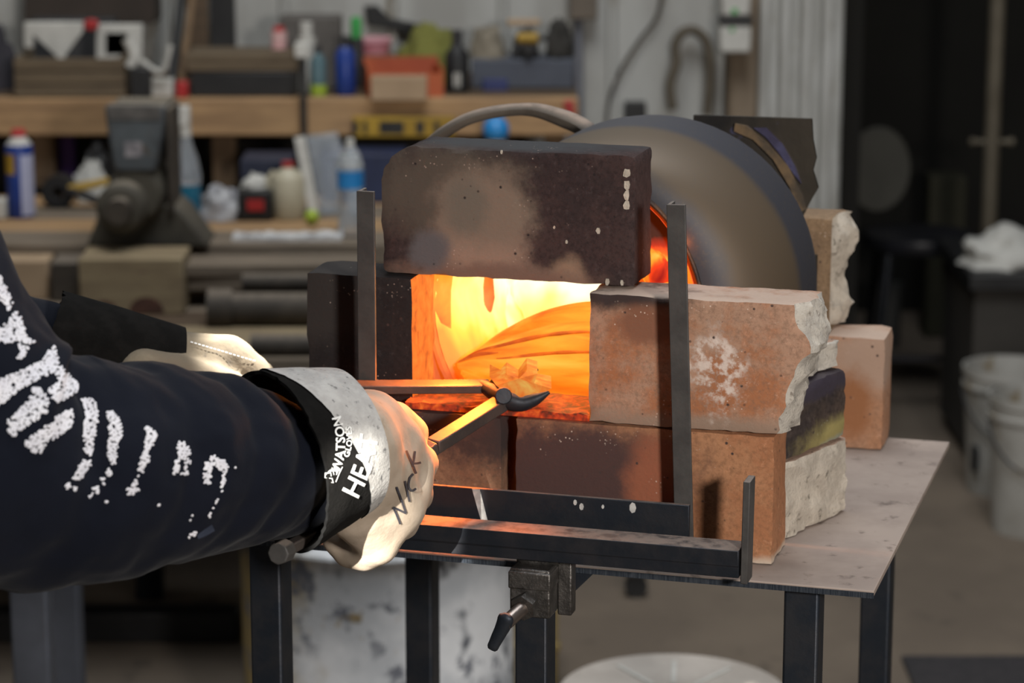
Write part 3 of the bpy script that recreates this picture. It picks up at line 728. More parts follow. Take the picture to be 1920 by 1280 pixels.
# ------------------------------------------------------------------ the person
per = thing('person', 'person in dark navy sweatshirt with white print and long work gloves, holding tongs', 'person', (-.72, 2.1, 0))
PO = Vector(per.location)
m_navy, nt, b, co = base_mat('navy_fleece')
c_ = mixc(nt, mapr(nt, noise_n(nt, co, 8, 4), .35, .65), (.0032, .0045, .0095), (.0050, .0065, .0125))
nt.links.new(c_, b.inputs['Base Color']); b.inputs['Roughness'].default_value = .95; b.inputs['Specular IOR Level'].default_value = .15
b.inputs['Sheen Weight'].default_value = .03; b.inputs['Sheen Roughness'].default_value = .5
bump(nt, b, noise_n(nt, co, 500, 2), .25, .001)
m_print = M('white_print', (.74, .74, .78), (.64, .64, .69), 60, .8, 0, .1)
m_leather = M('glove_leather', (.41, .335, .26), (.33, .265, .20), 22, .85, 0, .25, c3=(.30, .235, .17))
m_leather_d = M('dirty_leather', (.21, .17, .115), (.14, .11, .075), 20, .9, 0, .3, c3=(.10, .08, .06))
m_suede = M('black_suede', (.0045, .0043, .004), (.0075, .007, .0065), 60, 1.0, 0, .3, spec=.1)
m_suede_in = M('cuff_lining', (.006, .006, .006), (.01, .01, .01), 60, 1.0, 0, .2, spec=.05)
m_skin = M('skin', (.45, .26, .18), (.40, .22, .15), 20, .6)
m_jean = M('work_trousers', (.03, .035, .05), (.02, .025, .035), 40, .9)
# -- sleeves
def sleeve(name, path, radii, seg, nth, folds, parent, seed, up=(0, 0, 1)):
    path = catmull(path, seg); path = [Vector(p) for p in path]
    rad = np.interp(np.linspace(0, 1, len(path)), np.linspace(0, 1, len(radii)), radii)
    s = [0.0]
    for p, q in zip(path, path[1:]): s.append(s[-1] + (q - p).length)
    vs = []; ref = None; k = len(path)
    for i, p in enumerate(path):
        t = (path[min(i + 1, k - 1)] - path[max(i - 1, 0)]).normalized()
        if ref is None: ref = Vector(up)
        u = (ref - t * ref.dot(t)).normalized(); ref = u; w = t.cross(u)
        for j in range(nth):
            a = 2 * math.pi * j / nth
            d = 0
            for (s0, wd, amp, skew, ph) in folds:
                x = (s[i] - s0 - skew * math.cos(a - ph)) / wd
                fall = .30 + .70 * max(0, math.cos(a - ph)) ** .7 if True else 1
                d += .8 * amp * math.exp(-x * x) * fall * (.6 + .8 * abs(noise.noise(Vector((s0 * 30, math.cos(a) * 1.5, math.sin(a) * 1.5)))))
            q = (p + (u * math.cos(a) + w * math.sin(a)) * rad[i])
            d += .0035 * noise.noise(q * 26 + Vector((seed, 0, 0))) + .0012 * noise.noise(q * 80)
            vs.append(q + (u * math.cos(a) + w * math.sin(a)) * d)
    mb = MB(); mb.add([v - PO for v in vs], [(i * nth + j, i * nth + (j + 1) % nth, (i + 1) * nth + (j + 1) % nth, (i + 1) * nth + j) for i in range(k - 1) for j in range(nth)] + [tuple(range(nth - 1, -1, -1)), tuple((k - 1) * nth + j for j in range(nth))])
    return mb.build(name, m_navy, parent, smooth=80), s[-1]
SR = [(-300, 300, 1.95), (-235, 480, 1.93), (-150, 690, 1.925), (-20, 850, 1.935), (130, 885, 1.965), (250, 876, 2.0), (400, 872, 2.06), (520, 876, 2.115), (600, 872, 2.155)]
RR = [.088, .088, .092, .092, .083, .078, .068, .053, .042]
L0 = 0.32
fo = [(.225, .016, .012, .02, .4), (.262, .010, -.012, .03, .3), (.300, .018, .008, .03, -.4), (.335, .009, -.006, .03, -.3), (.360, .014, .006, .035, -.3),
      (.392, .008, -.005, .035, -.2), (.415, .013, .006, .04, -.2), (.440, .008, -.006, .04, -.2), (.465, .014, .005, .04, 0), (.495, .007, -.006, .03, .1), (.515, .010, .006, .03, .2), (.540, .007, -.006, .02, 0), (.555, .008, .004, .02, 0)]
slv, tot = sleeve('sleeve', [P(*q) for q in SR], RR, 22, 120, fo, per, 3)
SL = [(-330, 250, 2.34), (-300, 450, 2.36), (-220, 620, 2.38), (-80, 650, 2.40), (60, 655, 2.42), (130, 660, 2.43)]
sleeve('sleeve', [P(*q) for q in SL], [.080, .078, .075, .055, .046, .040], 10, 40, [(.2, .02, .006, .02, 0), (.28, .02, .005, .02, 1)], per, 9)
# -- right glove
def cone_cuff(name, c0, ax, r0, r1, ln, mats, parent, thick=.003, nth=96, rag=.0022, wav=None, squash=(1, 1)):
    ax = ax.normalized(); u = (Vector((0, 0, 1)) - ax * ax.z).normalized(); w = ax.cross(u)
    vs = []; rings = []
    NZ = 12
    for side in (0, 1):
        for i in range(NZ + 1):
            t = i / NZ
            for j in range(nth):
                a = 2 * math.pi * j / nth
                off = (rag * noise.noise(Vector((math.cos(a) * 14, math.sin(a) * 14, 3))) if i == 0 else 0) + (wav(a) * (1 - t) if wav else 0)
                q = max(0.0, (t * ln + off) / ln)
                r = (r0 + (r1 - r0) * q ** 1.1) - (thick if side else 0) + .0012 * noise.noise(Vector((math.cos(a) * 2, math.sin(a) * 2, q * 3 + 7)))
                vs.append(c0 + ax * (t * ln + off) + (u * math.cos(a) * squash[0] + w * math.sin(a) * squash[1]) * r)
    k = (NZ + 1) * nth
    fs = []; mi = []
    for i in range(NZ):
        for j in range(nth):
            q = (i * nth + j, i * nth + (j + 1) % nth, (i + 1) * nth + (j + 1) % nth, (i + 1) * nth + j)
            fs.append(q); mi.append(0)
            fs.append(tuple(x + k for x in reversed(q))); mi.append(1)
    for j in range(nth):
        fs.append((j, j + k, (j + 1) % nth + k, (j + 1) % nth)); mi.append(1)
        e = NZ * nth; fs.append((e + j, e + (j + 1) % nth, e + (j + 1) % nth + k, e + j + k)); mi.append(0)
    mb = MB(); mb.v = [tuple(v - PO) for v in vs]; mb.f = fs; mb.m = mi
    return mb.build(name, mats, parent, smooth=60)
def part(name, parent, label=None):
    o = bpy.data.objects.new(name, None); COL.objects.link(o); o.parent = parent
    if label: o['label'] = label
    return o
RX, UX, FX = Vector((1, 0, 0)), Vector((0, SP, CP)), Vector((0, CP, -SP))
AX = (RX * .80 + UX * .24 + FX * .56).normalized()
C0 = P(519, 866, 2.100)
gl = part('glove', per, 'right work glove with black cuff and pale leather hand')
cuff = cone_cuff('cuff', C0, AX, .0735, .0585, .066, [m_suede, m_suede_in], gl)
m_band = M('sunlit_suede', (.42, .41, .39), (.33, .32, .305), 60, .95, 0, .5, c3=(.10, .10, .10))  # pale grey stands for sunlight on the black suede, painted in
wl_ = cone_cuff('sunlit_band', C0 + AX * .004, AX, .0740, .0594, .062, [m_band, m_suede_in], gl, nth=96, rag=.0012, wav=lambda a: .052 * ((1 - math.cos(a)) / 2) ** .62)  # start edge shaped to the sunlit part of the cuff
def relp(q): return P(q[0], q[1], q[2]) - PO
def H(*pts): return [(relp(p), p[3]) for p in pts]
hb = MB()
G = (640, 846, 2.135, .050); G2 = (660, 880, 2.150, .046)
A_ = (690, 806, 2.175, .034); B_ = (732, 838, 2.190, .0300); C_ = (762, 878, 2.200, .0245)
D_ = (700, 890, 2.165, .036); E_ = (738, 948, 2.183, .0275); F_ = (706, 1012, 2.180, .0195); H_ = (668, 946, 2.155, .030)
for c in ((G, A_, B_, C_), (G, G2, D_), (G2, H_, F_), (D_, E_, F_), (D_, B_), (A_, D_), (C_, (756, 916, 2.195, .0250), E_), (H_, E_), (G2, A_)):
    hb.chain(H(*c))
# fingers: unequal, bent round the rein
hb.chain(H((772, 866, 2.208, .0195), (788, 868, 2.245, .0165), (752, 842, 2.268, .0145), (722, 838, 2.262, .0130)))
hb.chain(H((764, 912, 2.205, .0200), (778, 926, 2.245, .0170), (735, 900, 2.268, .0150), (700, 890, 2.258, .0135)))
hb.chain(H((742, 962, 2.195, .0195), (752, 978, 2.232, .0165), (706, 950, 2.256, .0145), (672, 938, 2.248, .0130)))
hb.chain(H((708, 1018, 2.180, .0190), (684, 1036, 2.192, .0160), (655, 1034, 2.204, .0145), (630, 1012, 2.204, .0125)))
hb.chain(H((690, 800, 2.18, .024), (738, 792, 2.225, .019), (772, 812, 2.262, .0155), (768, 838, 2.290, .0135)))
hand = fused(hb, 'hand', m_leather, .0032, 12, gl)
# seams and creases of the leather: a raised welt round the finger side
# -- left glove
gl2 = part('glove', per, 'left work glove with black gauntlet, further from the camera')
c2a = P(88, 652, 2.40); c2b = P(338, 682, 2.43)
ax2 = (c2b - c2a)
cone_cuff('cuff', c2a, ax2, .0535, .0335, ax2.length, [m_suede, m_suede_in], gl2, nth=64, rag=.004, wav=lambda a: .010 * math.sin(a + 2.2))
h2 = MB()
W2 = (345, 690, 2.43, .034); K2 = (420, 694, 2.435, .0335); N2 = (462, 706, 2.44, .024)
h2.chain(H((330, 688, 2.43, .031), W2, K2, N2)); h2.chain(H(W2, (400, 705, 2.425, .030), (455, 722, 2.43, .02)))
h2.chain(H((452, 692, 2.445, .018), (486, 706, 2.46, .016), (470, 740, 2.465, .014), (440, 735, 2.455, .013)))
h2.chain(H((440, 712, 2.43, .018), (476, 730, 2.44, .016), (462, 760, 2.45, .014), (430, 752, 2.44, .013)))
h2.chain(H((425, 725, 2.42, .018), (455, 752, 2.425, .016), (440, 778, 2.435, .014), (412, 770, 2.43, .0125)))
h2.chain(H((410, 735, 2.41, .017), (432, 770, 2.415, .015), (418, 792, 2.425, .013), (395, 785, 2.425, .012)))
h2.chain(H((270, 704, 2.385, .025), (320, 716, 2.395, .027), (390, 724, 2.40, .022), (440, 730, 2.395, .0155)))
hand2 = fused(h2, 'hand', m_leather_d, .0034, 5, gl2)
# -- flat print projected onto cloth and leather at its true place
def bvh_of(o):
    me = o.data
    mw = Matrix.Translation(PO)
    return BVHTree.FromPolygons([mw @ v.co for v in me.vertices], [tuple(p.vertices) for p in me.polygons])
def hit(bvh, px, py, lift=.0008):
    r = ray(px, py).normalized(); h = bvh.ray_cast(CAM, r)
    if h[0] is None: return None
    n = h[1] if h[1].dot(r) < 0 else -h[1]
    return h[0] + n * lift
def inside(p, poly):
    x, y = p; c = False; j = len(poly) - 1
    for i in range(len(poly)):
        xi, yi = poly[i]; xj, yj = poly[j]
        if (yi > y) != (yj > y) and x < (xj - xi) * (y - yi) / (yj - yi) + xi: c = not c
        j = i
    return c
b_sl = bvh_of(slv)
def c6(l): return [(x / 3.84, 540 + y / 3.84) for x, y in l]
def c7(l): return [(x / 3.765, 740 + y / 3.765) for x, y in l]
polys = [
    [(-30, 500), (0, 518), (14, 545), (25, 574), (17, 584), (4, 566), (-30, 560)],
    c6([(-120, 260), (0, 285), (70, 220), (110, 160), (150, 230), (190, 360), (250, 378), (300, 362), (240, 392), (180, 402), (120, 385), (60, 400), (0, 400), (-120, 420)]),
    c6([(120, 395), (200, 430), (185, 470), (150, 525), (118, 500), (140, 450)]),
    c6([(-120, 720), (0, 650), (130, 600), (300, 520), (385, 410), (430, 560), (400, 600), (270, 660), (120, 745), (0, 850), (-120, 900)]),
    c6([(400, 600), (430, 560), (500, 620), (565, 700), (545, 750), (410, 835), (330, 740), (410, 690)]),
    c6([(45, 960), (130, 890), (230, 770), (225, 710), (290, 720), (350, 800), (330, 900), (200, 990), (90, 1078), (60, 1030)]),
    c6([(165, 1110), (250, 1050), (320, 985), (380, 970), (385, 930), (500, 870), (530, 890), (510, 1000), (400, 1080), (330, 1110), (290, 1195), (240, 1180)]),
    c7([(570, 30), (640, 18), (690, 80), (690, 250), (650, 330), (665, 370), (640, 430), (580, 400), (610, 340), (575, 315), (590, 200), (600, 120)]),
    c7([(560, 480), (600, 455), (640, 470), (640, 520), (600, 540), (565, 595), (505, 600), (530, 540)]),
    c7([(460, 640), (490, 615), (500, 650), (470, 665)]), c7([(505, 640), (535, 650), (525, 672)]),
    c7([(750, 110), (800, 120), (850, 190), (865, 270), (840, 340), (830, 400), (820, 490), (790, 490), (760, 430), (760, 350), (775, 290), (760, 200)]),
    c7([(745, 530), (775, 505), (800, 545), (765, 580)]), c7([(705, 600), (735, 580), (752, 610), (730, 632)]), c7([(650, 660), (700, 635), (712, 660), (685, 700), (660, 690)]), c7([(615, 705), (650, 695), (645, 735), (615, 730)]), c7([(735, 755), (760, 740), (762, 772), (738, 776)]),
    c7([(1020, 215), (1050, 225), (1100, 275), (1085, 350), (1040, 420), (1062, 445), (1010, 520), (1010, 555), (970, 525), (1010, 400), (1025, 300)]),
    c7([(965, 580), (985, 560), (990, 578), (970, 590)]), c7([(925, 625), (965, 590), (970, 635), (935, 645)]), c7([(890, 650), (975, 660), (965, 690), (920, 710), (890, 695)]),
    c7([(1250, 330), (1290, 335), (1335, 380), (1340, 430), (1310, 440), (1350, 475), (1320, 500), (1330, 570), (1270, 560), (1300, 520), (1290, 450), (1255, 470), (1262, 540), (1210, 560), (1225, 500), (1248, 430)]),
    c7([(1490, 420), (1560, 450), (1590, 470), (1610, 520), (1580, 560), (1598, 615), (1572, 650), (1560, 695), (1552, 650), (1565, 600), (1562, 545), (1520, 500), (1485, 525), (1480, 640), (1430, 635), (1432, 590), (1440, 500)]),
    c7([(1515, 745), (1535, 735), (1535, 765), (1515, 770)]), c7([(1490, 795), (1515, 780), (1512, 805), (1492, 812)]), c7([(1465, 845), (1485, 830), (1488, 865), (1468, 874)]),
    c7([(1348, 845), (1362, 838), (1358, 862)]), c7([(1333, 880), (1347, 872), (1343, 892)]), c7([(1320, 1000), (1350, 975), (1385, 955), (1380, 985), (1345, 998), (1328, 1014)]), c7([(1110, 775), (1128, 765), (1120, 792)]), c7([(1650, 512), (1660, 508), (1660, 518)]),
]
pr = MB(); rk = random.Random(11)
def blob(cx, cy, r, el, a0):
    pts = []
    for k in range(7):
        t = 2 * math.pi * k / 7; u = r * el * math.cos(t) * rk.uniform(.8, 1.15); v = r * math.sin(t) * rk.uniform(.8, 1.15)
        h = hit(b_sl, cx + u * math.cos(a0) - v * math.sin(a0), cy + u * math.sin(a0) + v * math.cos(a0))
        if h is None: return
        pts.append(h - PO)
    c = hit(b_sl, cx, cy, .0016)
    if c is None or max((p - (c - PO)).length for p in pts) > .012: return
    pr.add(pts + [c - PO], [(k, (k + 1) % 7, 7) for k in range(7)])
for pi_, pl_ in enumerate(polys):
    xs = [p[0] for p in pl_]; ys = [p[1] for p in pl_]
    st = 4.6; got = 0
    y = min(ys)
    row = 0
    while y <= max(ys):
        x = min(xs) + (st / 2 if row % 2 else 0)
        while x <= max(xs):
            q = (x + rk.uniform(-1.3, 1.3), y + rk.uniform(-1.3, 1.3))
            if inside(q, pl_):
                got += 1
                if rk.random() < .93: blob(q[0], q[1], rk.uniform(2.1, 3.1), rk.uniform(1.0, 1.5), rk.choice((-1.0, -.7, .6)))
            x += st
        y += st * .87; row += 1
    if not got: blob(sum(xs) / len(xs), sum(ys) / len(ys), 2.4, 1.2, -1)
tag(pr.build('print', m_print, slv, smooth=0), 'cracked white screen print', kind='stuff')
gp = MB(); q = c7([(1385, 985), (1440, 945), (1490, 910), (1512, 955), (1450, 990), (1395, 1012)])
gv = [hit(b_sl, *k) for k in q]
if all(gv): gp.add([k - PO for k in gv], [tuple(range(len(gv)))]); gp.build('worn_patch', M('worn_patch', (.035, .045, .075), (.02, .028, .05), 40, .9), slv)
# lettering on the glove
b_cuff = bvh_of(cuff); b_hand = bvh_of(hand); b_wr = bvh_of(wl_)
def hit_any(px, py, lift):
    best = None
    for bv in (b_cuff, b_hand, b_wr):
        h = hit(bv, px, py, lift)
        if h is not None and (best is None or (h - CAM).length < (best - CAM).length): best = h
    return best
def path_at(path, s):
    for a, b2 in zip(path, path[1:]):
        l = math.hypot(b2[0] - a[0], b2[1] - a[1])
        if s <= l or b2 is path[-1]:
            t = s / l; return a[0] + (b2[0] - a[0]) * t, a[1] + (b2[1] - a[1]) * t, (b2[0] - a[0]) / l, (b2[1] - a[1]) / l
        s -= l
def lettering(text, base, cap, name, mat, stretch=1.0, bold=0.0):
    cu = bpy.data.curves.new('t', 'FONT'); cu.body = text; cu.size = 1.0; cu.offset = bold; cu.resolution_u = 3
    to = bpy.data.objects.new('t', cu); COL.objects.link(to)
    bpy.context.view_layer.update()
    me = evaluated(to); bpy.data.objects.remove(to)
    bm = bmesh.new(); bm.from_mesh(me); bmesh.ops.triangulate(bm, faces=bm.faces)
    bmesh.ops.subdivide_edges(bm, edges=[e for e in bm.edges if e.calc_length() > .2], cuts=2)
    bmesh.ops.triangulate(bm, faces=bm.faces)
    mb = MB(); k = cap / .70; ok = {}
    base = catmull([(x, y, 0) for x, y in base], 6); base = [(p[0], p[1]) for p in base]
    for v in bm.verts:
        x, y, tx, ty = path_at(base, max(0.01, v.co.x * k * stretch))
        h = hit_any(x + ty * v.co.y * k, y - tx * v.co.y * k, .0011)
        ok[v.index] = None if h is None else h - PO
    ids = {i: n for n, i in enumerate([i for i in ok if ok[i] is not None])}
    vs = [ok[i] for i in ids]
    fs = [tuple(ids[v.index] for v in f.verts) for f in bm.faces if all(v.index in ids for v in f.verts)]
    bm.free()
    mb.add(vs, fs); return mb.build(name, mat, gl, smooth=0)
m_logo = M('white_lettering', (.72, .72, .70), (.62, .62, .60), 60, .7, 0, 0)
lettering('HEAT', [(668, 936), (690, 890), (704, 840), (708, 790), (704, 745), (690, 700)], 34, 'lettering', m_logo, 1.05, .012)
lettering('WATSON', [(634, 888), (643, 858), (645, 825), (641, 795), (632, 765), (620, 735)], 17, 'lettering', m_logo, 1.05, .015)
lettering('GLOVES', [(652, 858), (658, 832), (657, 805), (650, 775), (638, 745)], 10.5, 'lettering', m_logo, 1.1, .015)
def stroke(mb, pts, w, lift=.0012, cu_=True):
    if cu_: pts = [(p[0], p[1]) for p in catmull([(x, y, 0) for x, y in pts], 5)]
    prev = None
    for i, (x, y) in enumerate(pts):
        a, b2 = pts[max(i - 1, 0)], pts[min(i + 1, len(pts) - 1)]
        dx, dy = b2[0] - a[0], b2[1] - a[1]; l = math.hypot(dx, dy) or 1
        h1 = hit_any(x - dy / l * w / 2, y + dx / l * w / 2, lift); h2_ = hit_any(x + dy / l * w / 2, y - dx / l * w / 2, lift)
        cur = None if h1 is None or h2_ is None else (h1 - PO, h2_ - PO)
        if prev and cur and (prev[0] - cur[0]).length < .02: mb.add([prev[0], prev[1], cur[1], cur[0]], [(0, 1, 2, 3)])
        prev = cur
def g5(l): return [(480 + x / 3.048, 660 + y / 3.048) for x, y in l]
lg = MB()                                                        # little outline of a hand
for l in ([(450, 740), (470, 690), (488, 655)], [(424, 742), (436, 745), (428, 720), (402, 715), (404, 688), (412, 690)], [(404, 700), (418, 672), (424, 708)], [(416, 690), (428, 658), (440, 700)], [(430, 680), (440, 655), (455, 690)], [(446, 672), (458, 655), (470, 664), (452, 700)]):
    stroke(lg, g5(l), 1.5, cu_=False)
lg.build('hand_emblem', m_logo, gl, smooth=0)
m_ink = M('black_marker', (.025, .025, .035), (.05, .045, .05), 60, .8, 0, 0)
nk = MB()
for l in ([(820, 978), (800, 930), (778, 882)], [(778, 882), (815, 900), (852, 918)], [(852, 918), (825, 840), (797, 768)], [(872, 852), (858, 790), (845, 735)], [(908, 778), (885, 790), (866, 765), (872, 720), (892, 695)], [(908, 694), (880, 625), (852, 565)], [(902, 568), (896, 610), (890, 638)], [(890, 638), (912, 636), (935, 630)]):
    stroke(nk, g5(l), 4.0)
tag(nk.build('handwriting', m_ink, gl, smooth=0), 'name handwritten in black marker')
st = MB()                                                        # stitching on the left glove
b_hand = bvh_of(hand2)
for k in range(17):
    x0 = 357 + k * 7.2; y0 = 642 + k * 2.1
    if k % 1 == 0: stroke(st, [(x0, y0), (x0 + 5, y0 + 1.4)], 2.2, cu_=False)
st.build('stitching', m_logo, gl2, smooth=0)
# -- body under the clothes (one skin), trousers, sweatshirt, boots and hair stand outside the frame
SHR, SHL = P(-300, 300, 1.95), P(-330, 250, 2.34)
pel = Vector((-.86, 2.12, .93)); chest = (SHR + SHL) / 2 + Vector((-.05, 0, -.06)); neck = (SHR + SHL) / 2 + Vector((.0, 0, .075)); headc = neck + Vector((.02, 0, .16))
bb = MB()
def Cc(*l): return [(Vector(p) - PO, r) for p, r in l]
bb.chain(Cc((pel, .13), (pel.lerp(chest, .5), .12), (chest, .13), (neck, .058), (headc, .078)))
bb.chain(Cc((headc + Vector((.015, 0, .03)), .092), (headc + Vector((.03, 0, -.05)), .062))); bb.ball(headc + Vector((.10, 0, -.01)) - PO, .018, 10); bb.ball(headc + Vector((0, .085, 0)) - PO, .022, 10, (.8, .5, 1.4)); bb.ball(headc + Vector((0, -.085, 0)) - PO, .022, 10, (.8, .5, 1.4))
bb.chain(Cc((chest, .11), (SHR, .055), (P(-150, 690, 1.925), .045), (P(250, 876, 2.0), .040), (P(560, 858, 2.12), .030), (P(640, 850, 2.14), .034), (P(720, 900, 2.18), .02)))
bb.chain(Cc((chest, .11), (SHL, .055), (P(-220, 620, 2.38), .045), (P(130, 660, 2.43), .030), (P(340, 685, 2.43), .026), (P(420, 700, 2.435), .02)))
for s in (-1, 1):
    hp = pel + Vector((0, .10 * s, -.06)); kn = Vector((-.80, 2.12 + .13 * s, .50)); an = Vector((-.88, 2.12 + .15 * s, .09))
    bb.chain(Cc((pel, .12), (hp, .095), (kn, .062), (an, .045), (an + Vector((.13, 0, -.045)), .036)))
bb.tube([headc + Vector((.090, 0, .035)) - PO, headc + Vector((.118, 0, -.008)) - PO, headc + Vector((.095, 0, -.022)) - PO], [.008, .015, .010], 10)
bb.ball(headc + Vector((.078, 0, -.062)) - PO, .026, 12, (1, 1.1, .8))
body = fused(bb, 'body', m_skin, .007, 4, per)
m_eye = M('eye_white', (.7, .68, .66), None, 20, .3); m_lip = M('lips', (.32, .13, .11), None, 20, .5)
for sy in (-1, 1):
    e_ = MB().ball(headc + Vector((.088, .033 * sy, .022)) - PO, .0125, 14).build('eye', m_eye, per)
    MB().ball(headc + Vector((.0965, .034 * sy, .022)) - PO, .0055, 10).build('iris', m_black, e_)
    MB().tube([headc + Vector((.100, .014 * sy, .044)) - PO, headc + Vector((.098, .034 * sy, .050)) - PO, headc + Vector((.082, .054 * sy, .043)) - PO], [.003, .0045, .002], 8).build('eyebrow', m_black, per)
MB().tube([headc + Vector((.084, -.024, -.046)) - PO, headc + Vector((.099, 0, -.044)) - PO, headc + Vector((.084, .024, -.046)) - PO], [.003, .006, .003], 10).build('mouth', m_lip, per)
tz = MB()
tz.chain(Cc((pel + Vector((-.01, 0, .02)), .158), (pel.lerp(chest, .5), .150), (chest, .158))); tz.chain(Cc((chest, .14), (SHR, .082))); tz.chain(Cc((chest, .14), (SHL, .076))); tz.chain(Cc((neck + Vector((-.05, 0, -.04)), .085), (neck + Vector((-.09, 0, -.05)), .09)))
fused(tz, 'sweatshirt', m_navy, .012, 6, per)
tr_ = MB()
for s in (-1, 1):
    hp = pel + Vector((0, .09 * s, -.03)); kn = Vector((-.80, 2.12 + .13 * s, .50)); an = Vector((-.88, 2.12 + .15 * s, .12))
    tr_.chain(Cc((pel, .135), (hp, .115), (kn, .080), (an, .068)))
fused(tr_, 'trousers', m_jean, .012, 6, per)
for s in (-1, 1):
    an = Vector((-.88, 2.12 + .15 * s, .0))
    bo_ = MB(); bo_.chain(Cc((an + Vector((0, 0, .12)), .058), (an + Vector((0, 0, .055)), .055), (an + Vector((.09, 0, .048)), .047), (an + Vector((.17, 0, .042)), .042)))
    fused(bo_, 'boot', m_black, .008, 4, per)
hr = MB(); hr.ball(headc + Vector((-.008, 0, .045)) - PO, .104, 18, (1, .95, .95)); fused(hr, 'hair', M('brown_hair', (.05, .03, .02)), .01, 3, per)
# ------------------------------------------------------------------ background workshop
def depth_of(p): return (p - CAM).dot(Vector((0, CP, -SP)))
def seat(px0, px1, pt, pb, z):
    """real place and size of something that stands on height z"""
    c = onz((px0 + px1) / 2, pb, z); s = depth_of(c) / F_PX
    return c, (px1 - px0) * s, (pb - pt) * s / CP * .985
def box_thing(name, label, cat, px0, px1, pt, pb, z, depth, mat, group=None, bevel=.003, rz=0.0, extra=None):
    c, w, h = seat(px0, px1, pt, pb, z)
    mb = MB().bx(-w / 2, w / 2, 0, depth, 0, h)
    if extra: extra(mb, w, h, depth)
    return solid(mb, name, mat, label, cat, c, rz, bevel, group), w, h
def turned(name, label, cat, px0, px1, pt, pb, z, segs, group=None):
    c, w, h = seat(px0, px1, pt, pb, z); r = w / 2
    t = thing(name, label, cat, (c.x, c.y + r, z), 0, group)
    for pn, mat, prof in segs:
        MB().lathe([(1e-4, prof[0][1] * h)] + [(max(1e-4, a * r), b2 * h) for a, b2 in prof] + [(1e-4, prof[-1][1] * h)], 20).build(pn, mat, t, smooth=50)
    return t, r, h
def rect(px0, py0, px1, py1, Y):
    a, b2 = at(px0, py1, Y), at(px1, py0, Y); return a.x, b2.x, a.z, b2.z
def face_box(mb, r, y0, y1, mi=0): return mb.bx(r[0], r[1], y0, y1, r[2], r[3], mi)
def lump(name, label, cat, px0, px1, pt, pb, z, depth, mat, amp=.25, fr=9, seed=0, kindn=None):
    """soft crumpled heap"""
    c, w, h = seat(px0, px1, pt, pb, z); mb = MB()
    n = 22
    vs = []
    for i in range(n // 2 + 1):
        th = math.pi / 2 * i / (n // 2)
        for j in range(n):
            a = 2 * math.pi * j / n
            d = Vector((math.cos(a) * math.cos(th), math.sin(a) * math.cos(th), math.sin(th)))
            k = 1 + amp * noise.noise(d * 2.2 + Vector((seed, 0, 0))) + amp * .6 * noise.noise(d * 5.5 + Vector((0, seed, 0)))
            vs.append((d.x * w / 2 * k, depth / 2 + d.y * depth / 2 * k, max(0, d.z * h * k)))
    mb.add(vs, [(i * n + j, i * n + (j + 1) % n, (i + 1) * n + (j + 1) % n, (i + 1) * n + j) for i in range(n // 2) for j in range(n)] + [tuple(range(n - 1, -1, -1))])
    return solid(mb, name, mat, label, cat, c, 0, 0, None, 60)
ZB, YB = .69, 4.80
# -- workbench
wb = thing('workbench', 'long wooden workbench along the back wall, cluttered with tools and bottles', 'workbench', (-.9, YB, 0))
bo3 = Vector(wb.location)
for k in range(4):
    y0 = YB + k * .135
    MB().bx(-2.2 + .9, .06 + .9, y0 - YB + .002, y0 - YB + .132, ZB - .040, ZB - .0015 * (k % 2)).build('plank', (m_grey_board, m_wood)[k % 2], wb, bevel=.003)
MB().bx(-1.3, .96, .10, .14, ZB - .135, ZB - .0405).build('apron', m_wood_d, wb, bevel=.003)
for px in (280, -300, 900):
    x = at(px, 1100, YB + .05).x - bo3.x
    MB().bx(x - .024, x + .024, .042, .090, 0, ZB - .041).build('leg', m_steel, wb, bevel=.003)
# -- low rack of stock in front of it
ZR = .60
rk_ = thing('low_rack', 'low timber rack in front of the workbench holding blocks and pipes', 'rack', (-.9, 4.27, 0))
MB().bx(-1.2, .78, .25, .37, ZR - .03, ZR).build('plank', m_wood_d, rk_, bevel=.003)
MB().bx(-1.2, .78, .375, .495, ZR - .03, ZR).build('plank', m_grey_board, rk_, bevel=.003)
MB().bx(-1.2, .78, 0, .12, ZR - .03, ZR).build('plank', m_grey_board, rk_, bevel=.003)
MB().bx(-1.2, .78, .125, .245, ZR - .03, ZR).build('plank', m_wood_p, rk_, bevel=.003)
for x in (-1.1, -.55, .70): MB().bx(x, x + .05, .02, .47, 0, ZR - .0305).build('leg', m_wood_d, rk_, bevel=.003)
def knots(o, w, h):
    for i, (x, r) in enumerate(((-.27, .022), (.14, .028))):
        mb = MB(); mb.prism([(x * w + r * 1.1 * math.cos(t), .004 + r * math.sin(t)) for t in np.linspace(0, math.pi, 10)], -.0012, .0)
        mb.build('stain', M('rust_stain', (.11, .05, .035), (.07, .035, .025), 30, .9), o)
o, w, h = box_thing('wood_block', 'pale squared wood block with two rusty stains on the low rack', 'wood block', 150, 345, 484, 590, ZR, .12, m_wood_p); knots(o, w, h)
box_thing('wood_block', 'pale tan wood block at the left end of the low rack', 'wood block', -60, 92, 488, 562, ZR, .08, m_tan)
box_thing('iron_offcut', 'dark iron offcut squeezed between the two pale wood blocks', 'offcut', 97, 147, 492, 566, ZR, .1, m_pipe)
def hpipe(name, label, px0, px1, pyc, rpx, Y, mat, tilt=0, flange=None):
    a, b2 = at(px0, pyc + tilt, Y), at(px1, pyc, Y); r = rpx * depth_of(a) / F_PX
    t = thing(name, label, 'pipe', a)
    MB().lathe([(r, 0), (r, (b2 - a).length), (r * .8, (b2 - a).length), (r * .8, 0), (r, 0)], 24, (0, 0, 0), 'x').build('tube', mat, t)
    if flange: MB().lathe([(r * .82, 0), (r * 1.22, 0), (r * 1.22, flange * depth_of(a) / F_PX), (r * .82, flange * depth_of(a) / F_PX), (r * .82, 0)], 24, (-.001, 0, 0), 'x').build('collar', mat, t)
